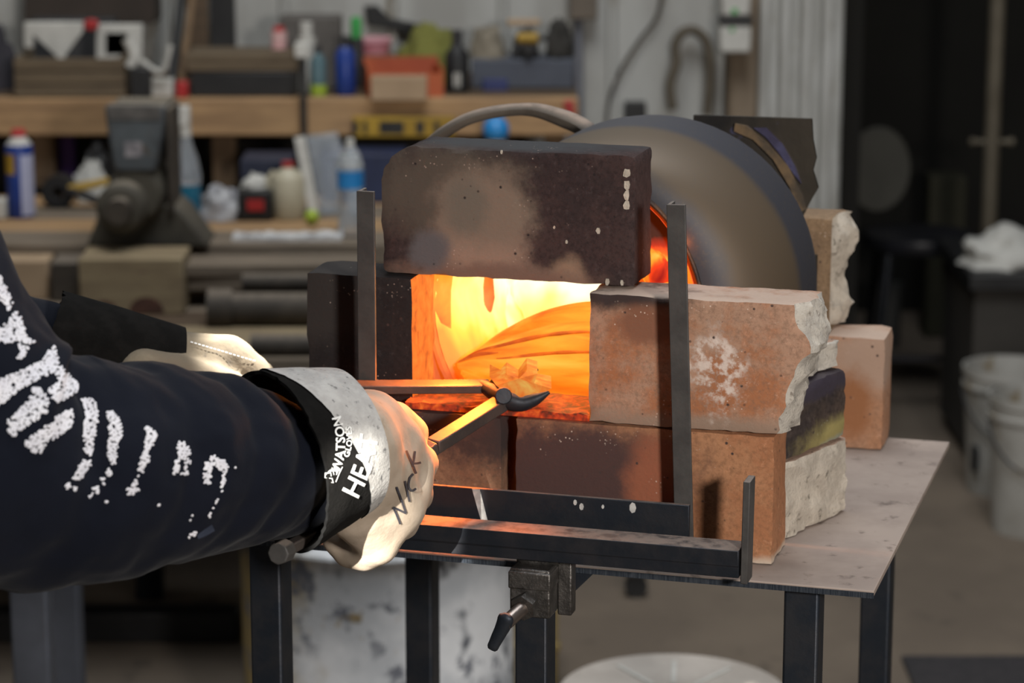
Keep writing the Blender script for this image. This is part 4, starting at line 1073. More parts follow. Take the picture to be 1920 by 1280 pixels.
hpipe('iron_pipe', 'thick dark iron pipe with a flared end lying on the low rack', 392, 640, 574, 32, 4.53, m_pipe, 6, 46)
hpipe('iron_pipe', 'thinner brown pipe resting on top of the thick dark pipe', 455, 660, 528, 18, 4.62, m_pipe, 2)
hpipe('iron_pipe', 'short dark pipe lying under the thick flared pipe', 470, 640, 648, 22, 4.30, m_pipe, 0)
box_thing('timber_offcut', 'grey board lying on the rack behind the thick pipe', 'board', 352, 470, 515, 546, ZR + .03, .12, m_grey_board)
c = at(345, 498, 4.66)
solid(MB().bx(0, .33, 0, .10, -.02, 0), 'timber_offcut', m_grey_board, 'long grey board sticking out under the bench edge beside the pipes', 'board', c, .04, .002)
# -- vise
vc = onz(270, 466, ZB)
vs_ = thing('bench_vise', 'large dusty blue-grey bench vise bolted to the workbench edge', 'vise', (vc.x, vc.y + .02, ZB))
s = depth_of(vc) / F_PX
def vx(px): return (px - 270) * s
def vz(py): return (466 - py) * s * 1.01
MB().prism([(vx(160), 0), (vx(390), 0), (vx(345), vz(402)), (vx(325), vz(385)), (vx(205), vz(385)), (vx(185), vz(402))], -.01, .12).build('base', m_castbrown, vs_, bevel=.006)
MB().lathe([(.001, -.07), (vx(318), -.07), (vx(325), -.055), (vx(325), .13), (.001, .13)], 28, (vx(258), .03, vz(362)), 'y').build('body', m_castbrown, vs_, bevel=.003)
hb2 = MB().lathe([(.001, -.075), (.036, -.075), (.045, -.068), (.045, -.03), (.001, -.03)], 26, (vx(240), -.02, vz(378)), 'y').build('screw_boss', m_castbrown, vs_, bevel=.002)
MB().lathe([(.001, -.10), (.022, -.10), (.024, -.02), (.001, -.02)], 20, (vx(240), -.03, vz(378)), 'y').build('screw_end', m_pipe, hb2)
MB().prism([(vx(222), vz(318)), (vx(300), vz(318)), (vx(316), vz(240)), (vx(320), vz(197)), (vx(208), vz(197)), (vx(212), vz(240))], -.045, .005).build('front_jaw', m_castiron, vs_, bevel=.005)
MB().prism([(vx(225), vz(318)), (vx(305), vz(318)), (vx(322), vz(198)), (vx(214), vz(198))], .03, .09).build('rear_jaw', m_castbrown, vs_, bevel=.005)
MB().bx(vx(214), vx(312), -.047, -.035, vz(222), vz(198) + .003).build('jaw_plate', M('jaw_steel', (.16, .15, .14), (.10, .095, .09), 30, .5, .5), vs_, bevel=.001)
MB().bx(vx(318), vx(328), -.02, .1, vz(400), vz(205)).build('slide', m_pipe, vs_, bevel=.002)
MB().bx(vx(244), vx(276), -.0462, -.0455, vz(290), vz(262)).build('maker_plate', M('worn_letter', (.30, .28, .29), (.16, .15, .16), 60, .6), vs_)
struct(MB().bx(-3.2, .03, WY - .02, WY - .001, .30, .86).build('shade_panel', M('under_shelf_shade', (.022, .019, .016), (.014, .012, .011), 4, .9)))  # dark sheet standing in for the shade under the shelf
# -- things standing on the bench
t, r, h = turned('spray_can', 'blue aerosol can with yellow badge and red cap at the left end of the bench', 'spray can', 10, 62, 246, 410, ZB,
    [('body', m_blue, [(.97, 0), (1, .02), (1, .80), (.92, .83)]), ('shoulder', m_white, [(.92, .83), (.6, .89), (.55, .92)]), ('cap', m_red, [(.52, .90), (.52, .98), (.45, 1.0)])])
def patch(t, name, mat, r, a0, a1, z0, z1):
    mb = MB(); n = 10
    vs = [(r * 1.01 * math.cos(a), r * 1.01 * math.sin(a), z) for z in (z0, z1) for a in np.linspace(a0, a1, n)]
    mb.add(vs, [(i, i + 1, n + i + 1, n + i) for i in range(n - 1)]); mb.build(name, mat, t)
patch(t, 'badge', m_yellow, r, -2.75, -1.75, h * .50, h * .73)
patch(t, 'pale_label', M('lavender', (.42, .44, .60), (.36, .38, .52), 10, .5), r, -1.35, -.05, h * .03, h * .72)
box_thing('carton', 'small white carton beside the blue aerosol can', 'box', -14, 11, 374, 411, ZB, .03, m_white)
c, w, h = seat(78, 140, 314, 392, ZB); rr_ = w / 2
t = thing('tape_roll', 'roll of black tape standing on edge on the bench', 'tape', (c.x, c.y, ZB))
MB().lathe([(rr_ * .5, 0), (rr_, 0), (rr_, .045), (rr_ * .5, .045), (rr_ * .5, 0)], 28, (0, 0, rr_), 'y').build('tape', m_black, t)
MB().lathe([(rr_ * .42, -.001), (rr_ * .5, -.001), (rr_ * .5, .046), (rr_ * .42, .046), (rr_ * .42, -.001)], 24, (0, 0, rr_), 'y').build('core', m_dark, t)
lump('cloth', 'crumpled black cloth behind the black tape roll', 'cloth', 146, 214, 284, 372, ZB, .07, m_black, seed=2)
lump('paper', 'crumpled white paper beside the vise', 'paper', 138, 202, 312, 380, ZB, .05, m_white, .4, seed=4)
c, w, h = seat(130, 205, 338, 392, ZB)
t = thing('clamp', 'orange yellow spring clamp lying by the vise', 'clamp', c)
MB().bar((-w / 2, 0, h * .7), (w / 2, .01, h * .95), .016, .014).build('upper_arm', M('clamp_yellow', (.55, .36, .08), (.42, .27, .05), 8, .5), t, bevel=.002)
MB().bar((-w / 2, 0, h * .7), (w / 2, 0, .008), .016, .014).build('lower_arm', m_dark, t, bevel=.002)
box_thing('tin', 'dark red and purple tin at the back of the bench behind the tape roll', 'tin', 112, 142, 252, 350, ZB, .03, m_purple)
t, r, h = turned('spray_bottle', 'clear trigger spray bottle with teal liquid and white head beside the vise', 'spray bottle', 322, 376, 196, 414, ZB,
    [('liquid', m_teal, [(.97, 0), (1, .02), (1, .30)]), ('bottle', m_clear, [(1, .302), (1, .38), (.8, .52), (.45, .64), (.35, .72)]), ('collar', m_white, [(.40, .71), (.40, .77)])])
tr2 = MB().bx(-r * .9, r * .35, -.012, .012, h * .80, h * .97); tr2.bx(-r * .35, r * .35, -.01, .01, h * .76, h * .81); tr2.bar((-r * .5, 0, h * .82), (-r * .85, 0, h * .66), .010, .008, (0, 1, 0)); tr2.build('trigger_head', m_white, t, bevel=.003)
lump('plastic_bag', 'crumpled whitish plastic bag on the bench right of the spray bottle', 'bag', 372, 450, 356, 416, ZB, .09, M('bag_white', (.42, .42, .43), (.24, .24, .26), 30, .5), .35, seed=7)
c, w, h = seat(446, 510, 358, 414, ZB)
t = thing('battery_charger', 'black and red battery charger on the bench under a white rag', 'charger', c)
MB().bx(-w / 2, w / 2, 0, .09, 0, h).build('case', m_black, t, bevel=.004)
MB().bx(-w * .22, w * .28, -.003, .0, h * .35, h * .72).build('red_panel', m_red, t)
o = lump('rag', 'white rag bundled on top of the black charger', 'rag', 460, 514, 334, 357, ZB + h, .05, m_white, .3, seed=12)
o.location = (c.x, c.y + .02, ZB + h)
t, r, h = turned('jug', 'cream plastic jug with a red cap on the bench', 'jug', 508, 570, 308, 413, ZB,
    [('body', m_cream, [(.95, 0), (1, .03), (1, .68), (.85, .80), (.4, .88), (.35, .92)]), ('cap', m_red, [(.38, .91), (.38, 1.0)])])
MB().tube(catmull([(-r * .9, 0, h * .45), (-r * 1.25, 0, h * .62), (-r * .8, 0, h * .82)], 5), .007, 8).build('handle', m_cream, t)
c = onz(590, 408, ZB); c2_ = at(562, 256, c.y + .03)
t = thing('framed_sheet', 'pale framed sheet of clear plastic leaning by the cream jug', 'sheet', c)
MB().bar((0, 0, .004), c2_ - c, .020, .012, (0, 1, 0)).build('edge_strip', m_white, t)
v0 = Vector((.012, .012, .004)); v1 = (c2_ - c) + Vector((.012, .012, 0))
MB().add([v0, v0 + Vector((.07, .05, 0)), v1 + Vector((.055, .05, 0)), v1, v0 + Vector((0, .004, 0)), v0 + Vector((.07, .054, 0)), v1 + Vector((.055, .054, 0)), v1 + Vector((0, .004, 0))],
         [(0, 1, 2, 3), (7, 6, 5, 4), (0, 4, 5, 1), (1, 5, 6, 2), (2, 6, 7, 3), (3, 7, 4, 0)]).build('pane', m_clear, t)
c = onz(585, 420, ZB); rb = .014
solid(MB().ball((0, 0, rb), rb, 16), 'ball', m_lime, 'small yellow green ball on the bench in front of the leaning sheet', 'ball', c)
t, r, h = turned('water_bottle', 'clear water bottle with a bright blue label on the bench', 'bottle', 632, 682, 264, 446, ZB,
    [('bottle', m_clear, [(.9, 0), (1, .02), (.95, .25), (1, .5), (1, .72), (.7, .86), (.3, .93)]), ('label', m_sky, [(1.02, .50), (1.02, .68)]), ('label_top', m_white, [(.93, .70), (.6, .82)]), ('cap', m_white, [(.33, .93), (.33, 1.0)])])
c0_, c1_ = onz(435, 452, ZB), onz(645, 438, ZB)
fo_ = gridbox(c1_.x - c0_.x, .055, .012, (30, 8, 1), lambda p: (p.x, p.y, p.z * (.4 + .9 * abs(noise.noise(p * 45))) if p.z > 0 else 0), [m_silver])
tag(link('foil', fo_, None, (c0_.x, c0_.y, ZB)), 'strip of crumpled silver foil along the front of the bench', 'foil')
box_thing('plastic_bin', 'dark navy plastic bin at the back of the bench under the shelf', 'bin', 452, 548, 300, 388, ZB, .12, M('navy_bin', (.03, .035, .06), (.02, .024, .045), 6, .6))
box_thing('toolbox', 'dark blue toolbox at the back of the bench behind the water bottle', 'toolbox', 600, 760, 290, 380, ZB, .12, M('navy_box', (.02, .03, .08), (.014, .02, .05), 6, .6))
# -- shelf on the wall
YS = 5.36; r0 = rect(-400, 185, 1085, 255, YS)
sh_ = thing('wall_shelf', 'long timber shelf above the workbench with a thick front beam', 'shelf', (-.3, YS, 0))
ZS = r0[3]
MB().bx(r0[0] + .3, r0[1] + .3, 0, .042, r0[2], r0[3] + .0).build('front_beam', m_wood, sh_, bevel=.004)
MB().bx(r0[0] + .3, r0[1] + .3, .044, .20, ZS - .022, ZS - .001).build('board', m_wood_d, sh_, bevel=.002)
MB().bx(r0[0] + .3, r0[1] + .3, .205, WY - YS - .012, ZS - .022, ZS - .001).build('board', m_wood_d, sh_, bevel=.002)
for a_, b2 in ((398, 440), (60, 100), (-250, -210), (1020, 1060)):
    q = rect(a_, 200, b2, 300, YS + .05); MB().bx(q[0] + .3, q[1] + .3, .046, .086, ZB + .001, r0[2] + .045).build('post', m_wood_v, sh_, bevel=.003)
SHG = None
def sbox(name, label, cat, px0, px1, pt, pb, depth, mat, **k): return box_thing(name, label, cat, px0, px1, pt, min(pb, 186), ZS, depth, mat, **k)
c, w, h = seat(28, 235, 110, 184, ZS)
t = thing('wooden_crate', 'brown wooden crate of rough boards at the left of the shelf', 'crate', c)
m_crate = M('crate_wood', (.135, .10, .062), (.09, .065, .04), 5, .8, stretch=(1, 8, 8))
for k in range(3): MB().bx(-w / 2, w / 2, 0, .014, k * h / 3 + .001, (k + 1) * h / 3 - .001).build('slat', m_crate, t, bevel=.002)
MB().bx(-w / 2, -w / 2 + .014, .0145, .16, 0, h).build('end_panel', m_crate, t, bevel=.002); MB().bx(w / 2 - .014, w / 2, .0145, .16, 0, h).build('end_panel', m_crate, t, bevel=.002)
MB().bx(-w / 2 + .015, w / 2 - .015, .0145, .16, 0, h * .7).build('filling', m_dark, t)
# white brackets standing in the crate
YQ = c.y + .05
def prof_thing(name, label, cat, polys_, Y, th, mat, group=None):
    o3 = at(*polys_[0][0], Y); mb = MB()
    for pl_ in polys_:
        mb.prism([((at(x, y, Y) - o3).x, (at(x, y, Y) - o3).z) for x, y in pl_], 0, th)
    return solid(mb, name, mat, label, cat, o3, 0, .002, group)
prof_thing('bracket', 'white Y-shaped bracket standing up out of the wooden crate', 'bracket', [[(45, 42), (155, 42), (155, 60), (122, 105), (122, 140), (105, 140), (105, 105), (62, 66), (62, 90), (45, 90)]], YQ, .02, m_white)
prof_thing('frame', 'white square frame with a dark opening standing behind the crate', 'frame', [[(180, 46), (266, 46), (266, 118), (240, 118), (240, 60), (196, 60), (196, 104), (240, 104), (240, 118), (180, 118)]], YQ + .03, .02, m_white)
prof_thing('knob', 'red knob between the white bracket and the white frame', 'knob', [[(157, 40), (168, 36), (182, 40), (184, 52), (172, 58), (158, 54)]], YQ + .01, .02, m_red)
sbox('black_case', 'dark case at the back of the shelf behind the white brackets', 'case', 40, 200, 50, 168, .05, m_dark)[0].location.y = 5.64
c, w, h = seat(244, 282, 128, 186, ZS)
t = thing('hand_tool', 'dark and white hand tool standing between the crate and the slanted pole', 'hand tool', c)
MB().bx(-w / 2, w / 2, 0, .04, 0, h).build('base', m_black, t, bevel=.004)
MB().tube(catmull([(-.02, .02, h), (-.012, .02, h * 1.35), (-.025, .02, h * 1.9)], 5), .012, 10).build('nozzle', m_white, t)
MB().tube(catmull([(.0, .02, h * 1.2), (.035, .015, h * .85), (.05, .01, h * 1.0), (.062, .01, h * 1.7)], 6), .0055, 8).build('bent_handle', m_white, t)
sbox('small_box', 'small white box under the slanted brown pole', 'box', 282, 324, 150, 182, .04, m_white)
sbox('small_box', 'tiny red box at the foot of the slanted brown pole', 'box', 330, 352, 154, 184, .03, m_red)
for nm, lb, a_, b2, r_p, mt, dy in (('pole', 'slanted brown wooden pole leaning from the shelf to the wall', (337, 160), (368, -60), 8, m_wood_v, 0), ('pole', 'slanted black iron bar leaning beside the brown pole', (322, 168), (346, -60), 9, m_black, .09)):
    A = at(a_[0], a_[1], 5.45 + dy); B = at(b2[0], b2[1], 5.60 + dy); A.z = ZS + .004
    solid(MB().tube([Vector(), B - A], r_p * depth_of(A) / F_PX, 12), nm, mt, lb, 'pole', A)
o, w, h = sbox('tray', 'black tool tray on the shelf under a flat wooden box', 'tray', 356, 552, 138, 184, .12, m_black)
o.location.y += .02
c, w2, h2_ = seat(352, 550, 104, 140, ZS); 
solid(MB().bx(-w2 / 2, w2 / 2, 0, .13, 0, .036), 'flat_box', m_crate, 'flat brown wooden box resting on the black tool tray', 'box', (o.location.x, o.location.y, ZS + h + .001), 0, .003)
zf = ZS + h + .038
for i, (a_, b2, pt, mt, cap, lb) in enumerate(((507, 537, 62, M('pink_white', (.62, .42, .40), (.55, .30, .30), 6, .5), m_red, 'small pinkish aerosol can with a red top on the flat wooden box'),
                                         (545, 580, 64, m_white, m_white, 'small white tub beside the pinkish can on the flat wooden box'))):
    s_ = depth_of(at(520, 100, 5.45)) / F_PX; rr_ = (b2 - a_) / 2 * s_; hh = (104 - pt) * s_
    x = at((a_ + b2) / 2, 100, 5.45).x
    x = min(x, o.location.x + w2 / 2 - rr_ - .002) if i == 0 else x
    base = zf if i == 0 else ZS
    hh = hh if i == 0 else hh + (zf - ZS) + .01
    t = thing('can', lb if i == 0 else 'white round tub on the shelf right of the flat wooden box', 'can', (x + (0 if i == 0 else .012), 5.47, base))
    MB().lathe([(1e-4, 0), (rr_, 0), (rr_, hh * .78), (1e-4, hh * .78)], 18).build('body', mt, t); MB().lathe([(1e-4, hh * .78), (rr_ * .7, hh * .78), (rr_ * .7, hh), (1e-4, hh)], 18).build('cap', cap, t)
A = at(571, 108, YS - .02); B = at(571, 262, YS - .02)
t = thing('bar_clamp', 'black bar clamp with a white head hanging down over the shelf beam', 'clamp', B)
L = (A - B).z
MB().bx(-.006, .006, -.006, .006, 0, L).build('bar', m_black, t, bevel=.001); MB().bx(-.016, .012, -.012, .010, L, L + .03).build('head', m_white, t, bevel=.003)
turned('bottle', 'slim bottle with teal body and lime green bottom on the shelf', 'bottle', 581, 612, 88, 180, ZS, [('base', m_lime, [(1, 0), (1, .22)]), ('body', M('dull_teal', (.09, .16, .18), (.06, .11, .13), 8, .4), [(.95, .22), (.95, .7), (.4, .85)]), ('cap', m_dark, [(.4, .85), (.4, 1)])])
turned('bottle', 'deep blue bottle on the shelf left of the orange tray', 'bottle', 628, 666, 70, 180, ZS, [('body', m_blue, [(.95, 0), (1, .02), (1, .70), (.5, .82)]), ('cap', m_dark, [(.45, .82), (.45, 1)])])
sbox('machine_case', 'grey instrument case at the back of the shelf under the wall', 'case', 528, 640, 34, 168, .08, M('grey_case', (.12, .11, .10), (.08, .072, .065), 6, .7))
turned('bottle', 'bright green topped bottle at the back of the shelf beside the grey case', 'bottle', 655, 682, 34, 164, ZS, [('body', m_dark, [(1, 0), (1, .70)]), ('cap', m_green, [(.8, .70), (.8, .95), (.5, 1)])])
# orange tray with things
c, w, h = seat(690, 832, 120, 182, ZS)
t = thing('parts_tray', 'orange red open parts tray on the shelf behind the tan carton', 'tray', c, .12)
MB().bx(-w / 2, w / 2, 0, .005, 0, h * .7).build('front_wall', m_orange, t); MB().bx(-w / 2, w / 2, .12, .125, 0, h).build('back_wall', m_orange, t)
MB().bx(-w / 2, -w / 2 + .005, .0055, .1195, 0, h * .85).build('side_wall', m_orange, t); MB().bx(w / 2 - .005, w / 2, .0055, .1195, 0, h * .85).build('side_wall', m_orange, t); MB().bx(-w / 2 + .006, w / 2 - .006, .006, .119, 0, .006).build('bottom', m_orange, t)
YC = YS - .046
q = rect(695, 146, 800, 188, YC)
solid(MB().bx(q[0], q[1], YC + .008, YC + .048, ZS + .001, q[3]), 'carton', m_tan, 'tan cardboard carton at the front of the shelf before the orange tray', 'box', None, 0, .002)
sbox('cardboard_box', 'brown cardboard box under the pink tub on the shelf', 'box', 664, 738, 113, 172, .06, M('brown_card', (.16, .10, .06), (.11, .07, .045), 6, .8))
cb = SC.objects['cardboard_box']; cb.location.y = 5.545; cb.location.x -= .004; cb.location.z += 0
q = at(697, 113, cb.location.y + .03)
t = thing('tub', 'pink and red plastic tub on top of the brown cardboard box', 'tub', (cb.location.x, cb.location.y + .031, ZS + cb.dimensions.z + .001))
MB().lathe([(1e-4, 0), (.030, 0), (.036, .024), (1e-4, .024)], 22).build('body', m_pink, t); MB().lathe([(1e-4, .024), (.038, .024), (.038, .032), (1e-4, .032)], 22).build('lid', M('pale_pink', (.62, .33, .36), (.5, .22, .26), 5, .5), t)
cl_ = lump('bag', 'olive yellow canvas bag on the shelf behind the orange tray', 'bag', 742, 868, 54, 160, ZS, .11, m_olive, .22, seed=21)
A = at(680, 22, 5.62); B = at(812, 62, 5.62)
prof_thing('saw', 'black hand saw hanging on the wall above the olive bag', 'saw', [[(682, 12), (706, 10), (730, 34), (806, 50), (808, 70), (770, 66), (720, 52), (690, 48)]], WY - .02, .012, m_black)
turned('bottle', 'black bottle with a small white label on the shelf right of the orange tray', 'bottle', 834, 880, 60, 174, ZS, [('body', m_black, [(.95, 0), (1, .03), (1, .6), (.5, .75)]), ('cap', m_dark, [(.45, .75), (.45, 1)])])
bl = [o for o in SC.objects if o.get('label', '').startswith('black bottle with a small')][0]
patch(bl, 'label', m_white, .0245, -1.9, -1.2, .012, .040)
box_thing('storage_crate', 'grey blue open crate of tools at the right end of the shelf', 'crate', 884, 1076, 112, 166, ZS, .12, M('grey_blue', (.075, .085, .11), (.05, .056, .075), 6, .6))
sc_ = SC.objects['storage_crate']; zc = ZS + sc_.dimensions.z
for i, (nm, lb, cat, a_, b2, pt, mt, sd, dz) in enumerate((
    ('rag', 'pale beige rag on the left of the grey blue crate', 'rag', 886, 946, 58, M('beige_rag', (.24, .21, .16), (.15, .13, .10), 10, .9), 31, 0),
    ('glove_pair', 'dark crumpled work gloves heaped in the middle of the grey blue crate', 'gloves', 962, 1010, 66, m_dark, 33, 0),
    ('tool_bag', 'black tool bag on the right of the grey blue crate', 'bag', 1026, 1074, 52, M('tool_bag_black', (.035, .032, .028), (.02, .019, .017), 9, .9), 35, 0))):
    o = lump(nm, lb, cat, a_, b2, pt, 112, ZS, .09, mt, .3, seed=sd); o.location = (at((a_ + b2) / 2, 100, sc_.location.y).x, sc_.location.y + .01, zc)
A = at(990, 72, sc_.location.y - .005)
t = thing('drill', 'yellow and black cordless drill lying on the dark gloves', 'drill', A)
MB().lathe([(1e-4, -.022), (.010, -.022), (.012, 0), (.012, .02), (1e-4, .022)], 14, (0, 0, .0), 'x').build('motor_housing', m_yellow, t); MB().bx(-.008, .008, -.008, .008, -.035, -.012).build('grip', m_black, t, bevel=.002); MB().lathe([(1e-4, .022), (.007, .022), (.004, .04), (1e-4, .04)], 12, (0, 0, 0), 'x').build('chuck', m_black, t)
solid(MB().bx(-.034, .034, 0, .02, 0, .012), 'slab', m_tan, 'small tan slab lying on top of the shelf clutter above the drill', 'slab', at(982, 48, sc_.location.y + .06), 0, .002)
prof_thing('blue_case', 'small blue case in front of the grey blue crate', 'case', [[(905, 150), (952, 150), (952, 172), (905, 172)]], sc_.location.y - .03, .02, M('dull_blue', (.03, .04, .14), (.02, .03, .10), 6, .5))
SC.objects['blue_case'].location.z += 0
for px0, px1, lb in ((352, 388, 'narrow dark brown board standing at the back of the shelf right of the slanted pole'), (396, 438, 'wider dark board standing at the back of the shelf above the flat wooden box')):
    q = rect(px0, -60, px1, 150, 5.70)
    solid(MB().bx(q[0], q[1], 5.70, 5.722, ZS + .001, q[3]), 'dark_board', m_wood_d if px0 < 390 else m_black, lb, 'board', None, 0, .002)
q = rect(-20, 45, 34, 170, 5.52)
lump('work_jacket', 'dark work jacket heaped at the far left of the shelf', 'jacket', -60, 26, 56, 170, ZS, .10, M('dark_jacket', (.035, .032, .04), (.02, .02, .024), 8, .95), .3, seed=51)
# yellow level hung on the beam
YL = YS - .028
q = rect(662, 220, 852, 257, YL)
t = thing('spirit_level', 'yellow spirit level with black grips hanging on the front of the shelf beam', 'level', (q[0], YL, q[2]))
wv, hv = q[1] - q[0], q[3] - q[2]
MB().bx(0, wv, 0, .022, 0, hv).build('body', m_yellow, t, bevel=.002)
for u0, u1 in ((.0, .05), (.10, .14), (.26, .50), (.62, .70), (.80, .85)): MB().bx(wv * u0, wv * u1, -.001, .0, hv * .18, hv * .80).build('black_grip', m_black, t)
prof_thing('clip', 'red clip on the right end of the shelf beam', 'clip', [[(1056, 190), (1074, 188), (1080, 214), (1062, 220)]], YS - .012, .011, m_red)
c = onz(930, 300, ZB); q = at(930, 243, 5.30)
t = thing('bottle', 'cream bottle whose bright blue rounded cap shows under the arched pipe', 'bottle', (q.x, 5.30, ZB))
MB().lathe([(1e-4, 0), (.02, 0), (.02, q.z - ZB - .02), (1e-4, q.z - ZB - .02)], 18).build('body', m_cream, t); MB().ball((0, 0, q.z - ZB), .027, 18).build('cap', m_sky, t)
# -- on the wall
prof_thing('wall_cabinet', 'dark brown cabinet on the wall above the white brackets', 'cabinet', [[(45, -120), (290, -120), (290, 44), (45, 44)]], WY - .13, .125, M('cabinet_brown', (.045, .032, .024), (.03, .022, .017), 4, .7))
prof_thing('electrical_box', 'brown electrical box on the wall at the head of the pale conduit', 'box', [[(1068, -60), (1120, -60), (1120, 36), (1068, 36)]], WY - .05, .045, M('box_brown', (.16, .13, .10), (.11, .09, .07), 6, .7))
A, B = at(1085, 37, WY - .02), at(1085, 330, WY - .02)
solid(MB().cyl(Vector(), B - A, .010, .010, 12), 'conduit', M('conduit', (.20, .21, .24), (.15, .155, .18), 8, .5, .3), 'bluish grey vertical conduit running down the wall', 'conduit', A)
pts = [at(x, y, WY - .014) for x, y in ((1246, -40), (1232, 30), (1200, 75), (1165, 130), (1142, 190), (1136, 260))]
solid(MB().tube([Vector(p) - pts[0] for p in catmull(pts, 6)], .004, 8), 'cable', m_pipe, 'thin dark cable sagging diagonally across the white wall', 'cable', pts[0])
pts = [at(x, y, WY - .04) for x, y in ((1262, 205), (1256, 160), (1268, 120), (1266, 85), (1282, 60), (1304, 58), (1324, 78), (1332, 120), (1330, 170), (1326, 215))]
solid(MB().tube([Vector(p) - pts[0] for p in catmull(pts, 6)], .0105, 10), 'hose', M('brown_hose', (.115, .095, .068), (.085, .07, .05), 14, .7), 'brown hose looped over like an upside-down U against the white wall', 'hose', pts[0])
prof_thing('sooty_box', 'small black box on the wall above the furnace dome', 'box', [[(1172, 194), (1212, 194), (1212, 228), (1172, 228)]], WY - .05, .045, m_black)
A = at(1380, 100, WY - .14)
t = thing('soap_dispenser', 'white dispenser with a black band and green marks on the wooden wall post', 'dispenser', A)
s = depth_of(A) / F_PX
MB().bx(-30 * s, 28 * s, 0, .055, 0, 52 * s).build('lower_body', m_white, t, bevel=.006); MB().bx(-31 * s, 30 * s, -.003, .055, 53 * s, 68 * s).build('band', m_black, t, bevel=.002); MB().bx(-28 * s, 26 * s, 0, .055, 69 * s, 130 * s).build('upper_body', m_white, t, bevel=.006)
MB().bx(-10 * s, 2 * s, -.001, 0, 74 * s, 84 * s).bx(-12 * s, -4 * s, -.001, 0, 40 * s, 48 * s).build('green_mark', m_green, t)
# -- under the tables
c0_ = onz(-200, 1205, 0); c1_ = onz(445, 1205, 0)
solid(MB().bx(c0_.x, c1_.x, c0_.y, c0_.y + .06, 0, .055), 'floor_beam', m_black, 'black steel beam lying on the floor under the workbench', 'beam', None, 0, .004)
# steel stand at the left
t = thing('steel_stand', 'grey steel stand at the far left below the sleeve', 'stand', (at(52, 1100, 3.4).x, 3.4, 0))
m_gsteel = M('grey_painted_steel', (.095, .105, .13), (.075, .082, .10), 10, .5, .2)
MB().bx(-.025, .025, 0, .05, 0, .598).build('leg', m_gsteel, t, bevel=.004); MB().bx(-.33, -.28, 0, .05, 0, .598).build('leg', m_gsteel, t, bevel=.004)
MB().bx(-.35, .04, -.01, .30, .599, .62).build('top', m_gsteel, t, bevel=.003)
for x in (-.305, 0): MB().bx(x - .025, x + .025, .24, .29, 0, .598).build('leg', m_gsteel, t, bevel=.004)
# white drum
m_drum = M('stained_white_drum', (.82, .83, .84), (.60, .62, .64), 6, .6, 0, .08, c3=(.10, .11, .13), contrast=(.42, .62))
nt = m_drum.node_tree; b = nt.nodes['Principled BSDF']; co = [n for n in nt.nodes if n.type == 'TEX_COORD'][0].outputs['Object']
src = b.inputs['Base Color'].links[0].from_socket
sx = nn(nt, 'ShaderNodeSeparateXYZ'); nt.links.new(co, sx.inputs[0])
f = mathn(nt, 'ADD', sx.outputs[0], mathn(nt, 'MULTIPLY', mathn(nt, 'SUBTRACT', noise_n(nt, co, 9, 4), .5), .22))
cc_ = mixc(nt, mapr(nt, f, -.17, -.08, 1, 0), src, (.36, .27, .12))
cc_ = mixc(nt, mathn(nt, 'MULTIPLY', mapr(nt, noise_n(nt, co, 20, 5, .7), .54, .62), mapr(nt, noise_n(nt, co, 5, 2), .42, .55)), cc_, (.16, .17, .20))
cc_ = mixc(nt, mapr(nt, noise_n(nt, co, 13, 4, .7), .62, .70, 0, .7), cc_, (.40, .28, .10))
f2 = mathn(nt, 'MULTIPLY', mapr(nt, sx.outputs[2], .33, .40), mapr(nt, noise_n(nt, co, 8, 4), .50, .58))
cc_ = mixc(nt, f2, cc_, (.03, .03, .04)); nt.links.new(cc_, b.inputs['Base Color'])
dc = at(705, 1150, 3.95); rd = 258 * depth_of(dc) / F_PX
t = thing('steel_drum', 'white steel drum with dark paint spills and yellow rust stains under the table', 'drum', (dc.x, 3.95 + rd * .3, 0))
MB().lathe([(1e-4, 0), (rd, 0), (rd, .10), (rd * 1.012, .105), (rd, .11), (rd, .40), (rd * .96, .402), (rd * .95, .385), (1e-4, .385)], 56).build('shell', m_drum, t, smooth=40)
pth = [(rd * 1.004 * math.cos(a), rd * 1.004 * math.sin(a), .402) for a in np.linspace(0, 2 * math.pi, 49)]
MB().tube(pth, .006, 8, False).build('rim', m_drum, t)
bx0 = onz(990, 1330, 0)
box_thing('yellow_crate', 'dull yellow crate on the floor right of the white drum', 'crate', 925, 1046, 1120, 1300, 0, .18, M('dull_yellow', (.30, .22, .08), (.22, .16, .06), 7, .7), extra=lambda mb, w, h, d: mb.bx(-w / 2 - .004, w / 2 + .004, -.006, .02, h * .46, h * .55))
lc = onz(1262, 1296, .36)
t = thing('bucket', 'white bucket with a dusty flat lid on the floor under the table', 'bucket', (lc.x, lc.y, 0)); rl = 222 * depth_of(lc) / F_PX
MB().lathe([(1e-4, 0), (rl * .84, 0), (rl * .95, .34), (1e-4, .34)], 48).build('body', m_white, t)
lid = MB().lathe([(rl * .95, .325), (rl, .325), (rl, .352), (rl * .96, .36), (rl * .90, .354), (1e-4, .352)], 56).build('lid', M('dusty_lid', (.42, .38, .34), (.33, .295, .26), 8, .7), t)
for a in (.9, 1.5, 2.1): MB().bar((rl * .3 * math.cos(a), rl * .3 * math.sin(a), .354), (rl * .86 * math.cos(a), rl * .86 * math.sin(a), .354), .006, .004).build('rib', m_white, lid)
c = onz(1192, 1118, 0)
t = thing('caster', 'black caster wheel standing on the floor behind the table', 'caster', (c.x, c.y, 0))
MB().lathe([(1e-4, -.012), (.022, -.012), (.022, .012), (1e-4, .012)], 20, (0, 0, .022), 'y').build('wheel', m_black, t); MB().bx(-.018, .018, -.018, .018, .044, .056).build('fork', m_dark, t, bevel=.002)
